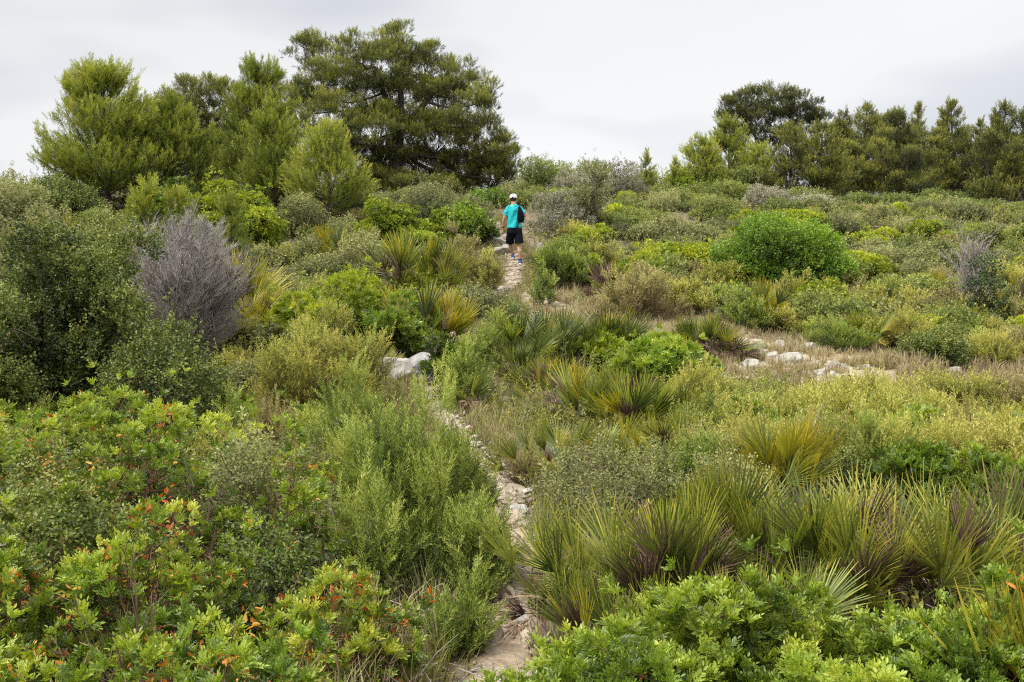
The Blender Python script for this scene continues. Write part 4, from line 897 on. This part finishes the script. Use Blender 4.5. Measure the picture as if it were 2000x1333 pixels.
fill(210, (1120, 405, 2150, 560), {'scrub': 4, 'olive_scrub': 4, 'rosemary': 1.5, 'heath': 1, 'lentisk_pale': 1.5}, 26, 'one of the low grey-green shrubs carpeting the open slope below the ridge wood', 'low shrubs carpeting the slope below the ridge wood', (.5, 1.15), seed=1, gap=.28)
fill(80, (1250, 555, 2150, 690), {'rosemary': 4, 'heath': 2.5, 'olive_scrub': 2, 'rosemary_green': 2, 'lentisk_pale': .8}, 26, 'one of the olive and brownish shrubs between the dense round bush and the dry grass', 'shrubs above the stony dry grass', (.5, 1.05), seed=2, gap=.3)
fill(56, (1330, 815, 2100, 970), {'rosemary': 4, 'rosemary_green': 3, 'heath': 2, 'lentisk': 1.2}, 11, 'one of the green rosemary shrubs between the stony dry grass and the foreground palms', 'shrubs between the dry grass and the foreground palms', (.75, 1.3), seed=3, gap=.35)
fill(120, (-120, 420, 930, 600), {'scrub': 5, 'olive_scrub': 3, 'rosemary': 1.5, 'heath': 1.2, 'lentisk_pale': 1.2, 'lentisk': .8}, 26, 'one of the low grey-green shrubs on the slope below the pine grove', 'low shrubs on the slope below the pine grove', (.5, 1.15), seed=4, gap=.3)
fill(26, (440, 600, 930, 770), {'rosemary': 4, 'scrub': 3, 'rosemary_green': 2}, 26, 'one of the shrubs between the sunny lentisk mound and the white boulders', 'shrubs around the white boulders', (.5, .9), seed=5)
fill(70, (-150, 378, 2150, 418), {'scrub': 4, 'olive_scrub': 4, 'lentisk': 1}, 26, 'one of the shrubs growing along the crest of the slope under the pines', 'shrubs along the crest', (.6, 1.15), seed=6, gap=.25)
fill(22, (880, 770, 1340, 960), {'rosemary_green': 3, 'scrub': 2, 'heath': 2}, 11, 'one of the small shrubs between the path bend and the reddish palms', 'small shrubs by the path bend', (.3, .55), seed=7, clear=.3)
fill(20, (-100, 820, 700, 960), {'rosemary': 3, 'rosemary_green': 3, 'lentisk': 3}, 11, 'one of the shrubs behind the foreground lentisk thicket', 'shrubs behind the foreground thicket', (.7, 1.1), seed=8)

# ================================================================== UNCOUNTABLE COVER
def scatter(n, rows, r, px=(-350, 2350)):
    """ground points, denser towards the viewer"""
    Y = 1 / r.uniform(1 / rows[1], 1 / rows[0], n); X = (r.uniform(px[0], px[1], n) - 1000) / F_PX * Y
    return np.stack([X, Y, terr(X, Y)], -1)
def dists(P): return np.minimum(dist_to(PATH, P[:, 0], P[:, 1]), dist_to(SPUR, P[:, 0], P[:, 1])), dist_to(DRY, P[:, 0], P[:, 1])
def stuff(name, parts, mat, r):
    b = Buf()
    for T, P, D, s, t in parts: b.inst(T, P, D, s, t, r)
    o = add(name, b.mesh(name, mat)); tag(o, kind='stuff'); return o
UP = lambda n, r, k=.25: np.array([0, 0, 1.0]) + r.normal(0, k, (n, 3))
r = np.random.default_rng(500)
# leafy undergrowth
pts = []
for rows, n, fam, sc in [((2.2, 9), 6000, 'mid', 1.0), ((9, 17), 8000, 'mid', 1.1), ((17, 48), 15000, 'far', 1.3)]:
    P = scatter(n, rows, r); dp, dd = dists(P); k = (dp > .45 + .25 * r.uniform(size=n)) & (dd > 1.5 + .8 * r.uniform(size=n)); P = P[k]; n = len(P)
    t = .38 + .12 * NZ(P, 1.3) + r.normal(0, .08, n); half = r.uniform(size=n) < .5 + .3 * NZ2(P, .7)
    P = P + np.array([0, 0, 1]) * (r.uniform(0, .22, n) * np.clip(P[:, 1] / 10, .4, 1.3))[:, None]
    pts.append((rows, fam, sc, P, t, half))
stuff('undergrowth', [(TP['twig_' + f], P[h], UP(h.sum(), r, .5), sc * r.uniform(.8, 1.5, h.sum()), t[h]) for _, f, sc, P, t, h in pts], M['scrub'], r)
stuff('undergrowth', [(TP['shoot_' + f], P[~h], UP((~h).sum(), r, .35), sc * r.uniform(.8, 1.5, (~h).sum()), t[~h]) for _, f, sc, P, t, h in pts], M['rosemary'], r)
# dry grass
parts = []; gparts = []
for rows, n, T in [((2.2, 9), 7000, 'grass'), ((9, 20), 15000, 'grass_far'), ((20, 32), 6000, 'grass_far')]:
    P = scatter(n, rows, r); dp, dd = dists(P)
    pr_ = np.maximum(np.exp(-((dp - .5) / .5) ** 2) * .8 * (dp > .30), (dd < 2.0) * (.9 - .25 * (dd > 1.1))) + .10
    bare = (NZ2(P, 1.9) + .25 * NZ(P, 5) > .85) & (dd < 1.2)
    k = (r.uniform(size=n) < pr_) & (dp > .22) & ~bare; P = P[k]; dd = dd[k]; n = len(P)
    g = r.uniform(size=n) < np.where(dd < 1.6, .12, .45)
    s = r.uniform(.45, 1.05, n) * np.where(dd < 1.6, .75, 1.0)
    parts.append((TP[T], P[~g], UP((~g).sum(), r, .2), s[~g], .45 + .15 * NZ(P[~g], 1.8))); gparts.append((TP[T], P[g], UP(g.sum(), r, .2), s[g], .45 + .15 * NZ(P[g], 1.8)))
stuff('dry_grass', parts, M['dry_grass'], r); stuff('green_grass', gparts, M['green_grass'], r)
# dense dry grass on the stony patch
n = 6500; i = r.integers(0, len(DRY), n); P = np.stack([DRY[i, 0] + r.normal(0, .7, n), DRY[i, 1] + r.normal(0, .85, n)], -1); P = np.c_[P, terr(P[:, 0], P[:, 1])]
dp, _ = dists(P); P = P[(dp > .35) & (NZ2(P, 1.9) + .25 * NZ(P, 5) < .85)]; RK = np.array(ROCKS); P = P[(((P[:, None, :2] - RK[None, :, :2]) ** 2).sum(-1) > (RK[None, :, 2] * 1.15 + .1) ** 2).all(1)]
stuff('dry_grass', [(TP['grass_far'], P, UP(len(P), r, .25), r.uniform(.4, 1.0, len(P)) * (1 + .5 * NZ2(P, 2.6)).clip(.4, 1.6), .5 + .16 * NZ(P, 1.8))], M['dry_grass'], r)
# grassy fringe of the path
n = 4200; i = r.integers(0, len(PATH), n); sg = r.choice([-1, 1], n); P = PATH[i] + np.stack([sg * r.normal(.38, .16, n), r.normal(0, .1, n)], -1); P = np.c_[P, terr(P[:, 0], P[:, 1])]
P = P[dist_to(PATH, P[:, 0], P[:, 1]) > .15]
h = r.uniform(size=len(P)) < .5
stuff('path_grass', [(TP['grass'], P[h], UP(h.sum(), r, .3), r.uniform(.4, 1.0, h.sum()), .5 + r.normal(0, .1, h.sum()))], M['dry_grass'], r)
stuff('path_grass', [(TP['grass'], P[~h], UP((~h).sum(), r, .3), r.uniform(.4, 1.1, (~h).sum()), .45 + r.normal(0, .1, (~h).sum()))], M['green_grass'], r)
# tall wiry grass through the foreground thicket
n = 900; P = np.stack([r.uniform(-4, -.35, n), r.uniform(2.5, 7.5, n)], -1); P = np.c_[P, terr(P[:, 0], P[:, 1])]; P = P[dist_to(PATH, P[:, 0], P[:, 1]) > .3]; h = r.uniform(size=len(P)) < .55
stuff('dry_grass', [(TP['grass'], P[h], UP(h.sum(), r, .25), r.uniform(.8, 1.7, h.sum()), .4 + r.normal(0, .12, h.sum()))], M['dry_grass'], r)
stuff('green_grass', [(TP['grass'], P[~h], UP((~h).sum(), r, .25), r.uniform(.8, 1.7, (~h).sum()), .4 + r.normal(0, .12, (~h).sum()))], M['green_grass'], r)
# gravel on the path
def gravel():
    n = 4200; i = r.integers(0, len(PATH), n); P = PATH[i] + r.normal(0, 1, (n, 2)) * np.where(PATH[i, 1] < 12, .095, .16)[:, None]; z = terr(P[:, 0], P[:, 1]) + .03
    t = np.array([[1,0,0],[-1,0,0],[0,1,0],[0,-1,0],[0,0,.7],[0,0,-.7]], float); F = np.array([[0,2,4],[2,1,4],[1,3,4],[3,0,4],[2,0,5],[1,2,5],[3,1,5],[0,3,5]])
    s = np.clip(r.lognormal(-4.2, .5, n), .006, .05) * np.clip(P[:, 1] / 9, 1, 2)
    V = t[None] * (1 + r.normal(0, .25, (n, 6, 3))) * s[:, None, None] * r.uniform(.6, 1.4, (n, 1, 3)) + np.c_[P, z][:, None]
    o = add('gravel', mesh_np('gravel', V.reshape(-1, 3), np.zeros((0, 4), int), M['rock_warm'], None, False, (F[None] + np.arange(n)[:, None, None] * 6).reshape(-1, 3))); tag(o, kind='stuff')
gravel()
# fallen twigs and leaf litter under the foreground thicket
n = 1500; P = scatter(n, (2.2, 7.5), r, (-100, 2100)); dp, _ = dists(P); P = P[dp > .18]; n = len(P)
a = r.uniform(0, 6.28, n); L = r.uniform(.08, .4, n); d = np.stack([np.cos(a), np.sin(a), r.normal(.15, .25, n)], -1); t = np.linspace(0, 1, 4)[None, :, None]
b = Buf(); b.tubes(P[:, None] + np.array([0, 0, .03]) + d[:, None] * L[:, None, None] * t + r.normal(0, .015, (n, 4, 3)), r.uniform(.0015, .005, (n, 1)) * np.linspace(1, .5, 4)[None], 4, .5 + r.normal(0, .2, n))
tag(add('twig_litter', b.mesh('twig_litter', M['dead_twig'])), kind='stuff')
P = scatter(1500, (2.2, 7), r, (-100, 2100)); dp, _ = dists(P); P = P[dp > .2] + np.array([0, 0, .02])
stuff('leaf_litter', [(TP['deadleaf'], P, r.normal(size=P.shape) * (1, 1, .3), r.uniform(.6, 1.1, len(P)), r.uniform(.0, .5, len(P)))], M['dry_grass'], r)

# ================================================================== HIKER
def loft(rings, n=20):
    """closed tube through elliptical rings: (centre, rx, ry, axis)"""
    V = []; F = []
    C = np.array([q[0] for q in rings], float)
    T = nrm(np.gradient(C, axis=0))
    a = np.arange(n) / n * 2 * np.pi
    for (c, rx, ry), t in zip(rings, T):
        ref = np.array([0, 1.0, 0]) if abs(t[1]) < .85 else np.array([0, 0, 1.0])
        x = np.cross(ref, t); x /= np.linalg.norm(x); y = np.cross(t, x)
        V += [np.array(c) + x * rx * math.cos(q) + y * ry * math.sin(q) for q in a]
    for k in range(len(rings) - 1):
        for j in range(n): F.append((k * n + j, k * n + (j + 1) % n, (k + 1) * n + (j + 1) % n, (k + 1) * n + j))
    F.append(tuple(range(n - 1, -1, -1))); F.append(tuple((len(rings) - 1) * n + j for j in range(n)))
    return V, F
def solid(name, lofts, mat, voxel=.008, smooth=6, parent=None):
    V = []; F = []
    for v, f in lofts:
        k = len(V); V += [tuple(p) for p in v]; F += [tuple(i + k for i in q) for q in f]
    me = bpy.data.meshes.new(name); me.from_pydata(V, [], F); o = bpy.data.objects.new(name + '_src', me); COL.objects.link(o)
    m = o.modifiers.new('r', 'REMESH'); m.mode = 'VOXEL'; m.voxel_size = voxel
    s = o.modifiers.new('s', 'SMOOTH'); s.iterations = smooth; s.factor = .5
    dg = bpy.context.evaluated_depsgraph_get(); me2 = bpy.data.meshes.new_from_object(o.evaluated_get(dg)); me2.name = name
    bpy.data.objects.remove(o); bpy.data.meshes.remove(me); me2.materials.clear()
    finish(me2, mat, True); return add(name, me2, parent)
def flat(name, c1, c2, scale, rough=.8, spec=.2, bump=.25, detail=4):
    return noise_mat(name, [(.3, c1), (.7, c2)], scale, detail, rough, bump, spec, scale * 2.5, .01)
M['skin'] = flat('skin', (.42,.22,.15), (.52,.29,.2), 9, .5, .35, .1)
M['shirt'] = flat('turquoise_fabric', (.012,.33,.37), (.03,.47,.5), 5, .8, .15, 1.0)
M['shorts'] = flat('black_fabric', (.006,.006,.012), (.014,.014,.022), 14, .85, .1, .4)
M['cap'] = flat('white_fabric', (.68,.68,.7), (.8,.8,.8), 20, .85)
M['hair'] = flat('dark_hair', (.012,.009,.008), (.04,.03,.025), 60, .6, .3, .8)
M['bag'] = flat('navy_nylon', (.003,.003,.006), (.007,.007,.012), 12, .85, .08, .5)
M['shoe'] = flat('blue_mesh', (.02,.06,.24), (.04,.11,.36), 40, .6)
M['sock'] = flat('navy_sock', (.015,.02,.10), (.03,.035,.18), 60, .9)
M['sole'] = flat('white_sole', (.6,.6,.62), (.75,.75,.75), 30, .6)
M['strap'] = flat('black_strap', (.01,.01,.012), (.02,.02,.022), 40, .5, .3)
def hiker(px, py):
    X, Y, z0 = ground(px, py)
    p = empty('person', (X, Y, z0), 'man walking away up the path in a turquoise t-shirt, black shorts and white cap', 'person')
    zl = float(terr(X - .05, Y + .42)) - z0 + .035       # ground under the forward foot
    def limb(pts, n=16): return loft([(c, a, b_) for c, a, b_ in pts], n)
    L = []
    # torso, neck, head
    L.append(loft([((0,.0,.86),.15,.105),((0,0,.95),.165,.115),((0,.01,1.08),.15,.105),((-.005,.02,1.22),.168,.112),((-.01,.03,1.35),.185,.115),((-.015,.035,1.44),.15,.09),((-.02,.04,1.48),.07,.065),((-.025,.05,1.55),.058,.06),((-.028,.055,1.6),.06,.066)], 24))
    L.append(loft([((-.03,.06,1.535),.03,.045),((-.03,.07,1.56),.055,.075),((-.03,.072,1.60),.07,.092),((-.03,.07,1.65),.078,.1),((-.03,.065,1.70),.074,.097),((-.03,.06,1.735),.052,.07),((-.03,.06,1.75),.02,.03)], 20))
    L.append(loft([((-.03,.155,1.60),.008,.008),((-.03,.185,1.605),.015,.012),((-.03,.165,1.65),.009,.01)], 8))      # nose
    L.append(loft([((-.03,.150,1.567),.02,.01),((-.03,.164,1.572),.024,.012),((-.03,.150,1.578),.02,.01)], 8))        # lips
    for s in (-1, 1): L.append(loft([((-.03+s*.074,.05,1.59),.006,.01),((-.03+s*.088,.045,1.62),.010,.018),((-.03+s*.086,.043,1.655),.006,.012)], 8))
    # arms
    L.append(limb([((-.145,.03,1.42),.055,.06),((-.18,.02,1.36),.052,.056),((-.212,.0,1.27),.047,.049),((-.245,-.01,1.175),.04,.042),((-.265,.01,1.1),.043,.044),((-.283,.035,1.02),.034,.035),((-.288,.055,.94),.025,.028),((-.287,.062,.905),.025,.034)]))
    L.append(limb([((.12,.03,1.42),.055,.06),((.16,.01,1.36),.052,.056),((.21,-.02,1.28),.047,.049),((.262,-.03,1.20),.042,.044),((.272,.05,1.235),.042,.043),((.245,.14,1.30),.033,.035),((.215,.20,1.345),.026,.028),((.20,.225,1.36),.026,.032)]))
    # hands
    def hand(w, d, side, palm_n, curl):
        w = np.array(w, float); d = nrm(np.array(d, float)); s = nrm(np.array(side, float)); n = nrm(np.array(palm_n, float))
        L.append(loft([(w, .024, .02), (w + d * .03, .036, .017), (w + d * .07, .042, .016), (w + d * .095, .038, .013)], 12) if abs(s[0]) > .7 else loft([(w, .02, .024), (w + d * .03, .017, .036), (w + d * .07, .016, .042), (w + d * .095, .013, .038)], 12))
        for q, (o, l) in enumerate([(-.03, .066), (-.010, .076), (.010, .072), (.029, .056)]):
            b0 = w + d * .088 + s * o; k1 = b0 + (d * math.cos(curl) + n * math.sin(curl)) * l * .45; k2 = k1 + (d * math.cos(curl * 2.1) + n * math.sin(curl * 2.1)) * l * .32; k3 = k2 + (d * math.cos(curl * 2.9) + n * math.sin(curl * 2.9)) * l * .25
            L.append(loft([(b0, .0095, .0095), (k1, .0088, .0088), (k2, .008, .008), (k3, .0055, .0055)], 8))
        t0 = w + d * .025 - s * .03; t1 = t0 + (d * .6 - s * .7 + n * .3) * .034; t2 = t1 + (d * .9 - s * .1 + n * .45) * .03
        L.append(loft([(t0, .012, .012), (t1, .0105, .0105), (t2, .007, .007)], 8))
    hand((-.287,.064,.905), (.03,.10,-1), (0,-1,-.1), (1,.1,0), .35)
    hand((.198,.228,1.362), (-.55,.35,.55), (.5,.2,.6), (-.2,-1,.2), .85)
    # legs: the left one steps ahead up the slope, the right one carries the weight
    kl = (-.11, .30, .50 + zl * .4); al = (-.045, .385, .105 + zl)
    L.append(limb([((-.085,.01,.90),.095,.1),((-.095,.09,.78),.088,.092),((-.105,.2,.63),.07,.074),(kl,.055,.058),((-.098,.31,.42+zl*.6),.054,.06),((-.078,.325,.32+zl*.8),.055,.062),((-.058,.36,.2+zl),.04,.044),(al,.033,.038)]))
    L.append(limb([((.085,.0,.90),.095,.1),((.092,0,.76),.088,.092),((.10,.01,.62),.07,.074),((.108,.015,.51),.056,.058),((.112,0,.42),.055,.06),((.122,-.02,.33),.057,.064),((.13,-.02,.2),.041,.046),((.135,-.02,.1),.033,.038)]))
    fL = (-.045, .385, zl); fR = (.137, -.02, 0.0)
    for f in (fL, fR):
        f = np.array(f); L.append(loft([(f + [0, -.05, .05], .03, .03), (f + [0, .0, .055], .034, .04), (f + [.005, .1, .035], .04, .025), (f + [.008, .17, .025], .03, .015)], 12))
    solid('body', L, M['skin'], .0062, 4, p)
    # hair, cap
    solid('hair', [loft([((-.03,.028,1.575),.045,.05),((-.03,.03,1.60),.072,.066),((-.03,.035,1.65),.083,.08),((-.03,.04,1.70),.08,.08)], 20)], M['hair'], .006, 3, p)
    cp = solid('cap', [loft([((-.03,.058,1.648),.094,.112),((-.03,.058,1.68),.096,.114),((-.03,.058,1.715),.088,.105),((-.03,.058,1.74),.066,.08),((-.03,.058,1.755),.03,.035)], 24),
                  loft([((-.03,.15,1.655),.075,.006),((-.03,.19,1.652),.072,.006),((-.03,.235,1.642),.045,.005)], 20)], M['cap'], .005, 3, p)
    b = Buf(); aa = np.linspace(0, np.pi, 12); arc = np.stack([-.03 - .012 + .028 * np.cos(aa), np.full(12, -.054), 1.648 + .03 * np.sin(aa)], -1)
    V = [(-.042, -.0555, 1.650)] + [tuple(q) for q in arc]; me = bpy.data.meshes.new('cap_opening'); me.from_pydata(V, [], [(0, i, i + 1) for i in range(1, 12)]); finish(me, M['hair']); add('cap_opening', me, cp)
    # shirt with sleeves
    sh = [loft([((.0,.0,.905),.195,.135),((0,0,.93),.192,.135),((-.005,.01,1.05),.172,.13),((-.008,.02,1.2),.176,.135),((-.012,.03,1.34),.186,.135),((-.015,.035,1.42),.162,.11),((-.018,.04,1.465),.105,.085),((-.02,.042,1.495),.075,.075)], 28),
          loft([((-.12,.035,1.425),.062,.07),((-.17,.022,1.375),.064,.072),((-.207,.003,1.28),.062,.068),((-.228,-.003,1.215),.066,.07)], 18),
          loft([((.095,.035,1.425),.062,.07),((.15,.015,1.375),.064,.072),((.198,-.015,1.30),.062,.068),((.23,-.024,1.25),.066,.07)], 18)]
    for v, f in sh:        # soft folds
        for k, q in enumerate(v):
            q = np.asarray(q); fl = .011 * math.sin(q[2] * 30 + q[0] * 26) + .008 * math.sin(q[2] * 61 - q[0] * 40 + 1); v[k] = q + np.array([fl * .3, -fl if q[1] < .03 else fl, 0])
    solid('t_shirt', sh, M['shirt'], .007, 3, p)
    ms = [loft([((0,.0,.96),.178,.125),((0,.005,.88),.185,.135),((0,.01,.80),.182,.13),((0,.015,.775),.16,.11)], 24),
          loft([((-.085,.03,.86),.10,.118),((-.1,.11,.74),.105,.112),((-.112,.2,.615),.105,.108),((-.116,.235,.565),.108,.11)], 20),
          loft([((.085,.005,.86),.10,.118),((.098,.005,.72),.105,.115),((.112,.008,.58),.108,.112),((.115,.01,.53),.11,.115)], 20)]
    solid('shorts', ms, M['shorts'], .008, 3, p)
    for f, tip in ((fL, .25), (fR, 0)):
        f = np.array(f)
        s = solid('shoe', [loft([(f + [0, -.085, .045], .028, .03), (f + [0, -.05, .06], .042, .05), (f + [0, .02, .062], .045, .05), (f + [.006, .09, .05], .05, .038), (f + [.01, .15, .04], .045, .028), (f + [.01, .185, .032], .025, .016)], 16)], M['shoe'], .006, 3, p)
        solid('sole', [loft([(f + [0, -.1, .022], .03, .026), (f + [0, -.05, .018], .046, .024), (f + [.0, .03, .012], .044, .016), (f + [.008, .1, .012], .054, .016), (f + [.01, .16, .012], .046, .014), (f + [.01, .195, .016], .022, .01)], 16)], M['sole'], .006, 2, s)
        solid('sock', [loft([(f + [0, -.005, .08], .042, .048), (f + [0, 0, .12], .041, .045), (f + [-.002, 0, .15], .043, .047)], 14)], M['sock'], .006, 2, p)
    solid('watch', [loft([((-.287,.05,.952),.031,.034),((-.288,.056,.925),.031,.035)], 14)], M['strap'], .005, 2, p)
    # bag hanging from the right shoulder
    bg = empty('backpack', (X + .13, Y - .13, z0 + 1.02), 'slim navy backpack slung from the right shoulder of the hiker', 'bag')
    solid('bag_body', [loft([((.03,-.02,.02),.06,.045),((.03,-.03,.06),.075,.062),((.028,-.035,.16),.08,.068),((.015,-.025,.27),.066,.055),((-.005,-.01,.36),.042,.036),((-.015,.01,.42),.018,.018)], 18)], M['bag'], .006, 3, bg)
    b = Buf()
    b.tubes(np.array([[(-.012,.0,.40),(.0,.06,.445),(.01,.14,.455),(.02,.235,.40),(.04,.25,.30),(.055,.2,.2)]]), np.full((1, 6), .014), 8, .5)
    add('shoulder_strap', b.mesh('shoulder_strap', M['strap'], True), bg)
    b = Buf(); b.tubes(np.array([[(-.03,.0,.06),(-.035,-.005,.0),(-.03,-.01,-.07),(-.028,-.012,-.14)], [(-.035,-.03,.36),(-.06,-.03,.22),(-.058,-.02,.1),(-.03,-.0,.05)]]), np.full((2, 4), .008), 6, .5)
    add('loose_strap', b.mesh('loose_strap', M['strap'], True), bg)
hiker(1005, 518)

# ================================================================== SKY, LIGHT, CAMERA
w = bpy.data.worlds.new('World'); SC.world = w; w.use_nodes = True; nt = w.node_tree; nd = nt.nodes; lk = nt.links; nd.clear()
SUN_EL, SUN_ROT = math.radians(58), math.radians(-120)
sky = nd.new('ShaderNodeTexSky'); sky.sky_type = 'NISHITA'; sky.sun_disc = False; sky.sun_elevation = SUN_EL; sky.sun_rotation = SUN_ROT
tc = nd.new('ShaderNodeTexCoord'); sep = nd.new('ShaderNodeSeparateXYZ'); lk.new(tc.outputs['Generated'], sep.inputs[0])
mp = nd.new('ShaderNodeMapping'); mp.inputs['Scale'].default_value = (1.5, 1.5, 5.0); mp.inputs['Location'].default_value = (.35, .1, .6); lk.new(tc.outputs['Generated'], mp.inputs[0])
nz = nd.new('ShaderNodeTexNoise'); nz.inputs['Scale'].default_value = 1.5; nz.inputs['Detail'].default_value = 3; nz.inputs['Roughness'].default_value = .45; lk.new(mp.outputs[0], nz.inputs['Vector'])
cl = ramp(nd, [(.30, (6.7, 6.95, 7.5)), (.42, (8.3, 8.5, 8.9)), (.52, (10.1, 10.15, 10.2)), (.8, (10.8, 10.8, 10.8))]); lk.new(nz.outputs[0], cl.inputs[0])
# the cloud deck is brightest overhead
zr = nd.new('ShaderNodeMapRange'); zr.inputs[1].default_value = .32; zr.inputs[2].default_value = .85; zr.inputs[3].default_value = 1.0; zr.inputs[4].default_value = 3.0; lk.new(sep.outputs[2], zr.inputs[0])
ml = nd.new('ShaderNodeVectorMath'); ml.operation = 'SCALE'; lk.new(cl.outputs[0], ml.inputs[0]); lk.new(zr.outputs[0], ml.inputs['Scale'])
zt = nd.new('ShaderNodeMapRange'); zt.inputs[1].default_value = .13; zt.inputs[2].default_value = .27; zt.inputs[3].default_value = 1.0; zt.inputs[4].default_value = .94; lk.new(sep.outputs[2], zt.inputs[0])
xt = nd.new('ShaderNodeMapRange'); xt.inputs[1].default_value = -.45; xt.inputs[2].default_value = .05; xt.inputs[3].default_value = .94; xt.inputs[4].default_value = 1.0; lk.new(sep.outputs[0], xt.inputs[0])
zx = nd.new('ShaderNodeMath'); zx.operation = 'MULTIPLY'; lk.new(zt.outputs[0], zx.inputs[0]); lk.new(xt.outputs[0], zx.inputs[1])
zz = nd.new('ShaderNodeMath'); zz.operation = 'MULTIPLY'; lk.new(zx.outputs[0], zz.inputs[0]); lk.new(zr.outputs[0], zz.inputs[1]); lk.new(zz.outputs[0], ml.inputs['Scale'])
mx = nd.new('ShaderNodeMixRGB'); mx.inputs[0].default_value = .90; lk.new(sky.outputs[0], mx.inputs[1]); lk.new(ml.outputs[0], mx.inputs[2])
bg = nd.new('ShaderNodeBackground'); bg.inputs['Strength'].default_value = .1; lk.new(mx.outputs[0], bg.inputs[0])
wo = nd.new('ShaderNodeOutputWorld'); lk.new(bg.outputs[0], wo.inputs[0])
sl = bpy.data.lights.new('Sun', 'SUN'); sl.energy = 4.0; sl.angle = math.radians(7); sl.color = (1, .96, .9)
so = bpy.data.objects.new('Sun', sl); COL.objects.link(so)
sd = Vector((math.sin(SUN_ROT) * math.cos(SUN_EL), math.cos(SUN_ROT) * math.cos(SUN_EL), math.sin(SUN_EL)))
so.rotation_euler = (-sd).to_track_quat('-Z', 'Y').to_euler()
cam = bpy.data.cameras.new('Camera'); cam.lens = 35; cam.sensor_width = 36; cam.clip_start = .05; cam.clip_end = 9000
co = bpy.data.objects.new('Camera', cam); co.rotation_euler = (math.pi / 2 - PITCH, 0, 0); COL.objects.link(co); SC.camera = co
SC.view_settings.view_transform = 'Standard'; SC.view_settings.look = 'None'; SC.view_settings.exposure = 0; SC.view_settings.gamma = 1
SC.render.engine = 'CYCLES'; SC.cycles.max_bounces = 5; SC.cycles.diffuse_bounces = 3; SC.cycles.glossy_bounces = 2; SC.cycles.transmission_bounces = 4
SC.cycles.use_denoising = False; SC.cycles.denoiser = 'OPENIMAGEDENOISE'; SC.cycles.denoising_input_passes = 'RGB_ALBEDO_NORMAL'
SC.cycles.filter_width = 1.15; SC.cycles.use_adaptive_sampling = False
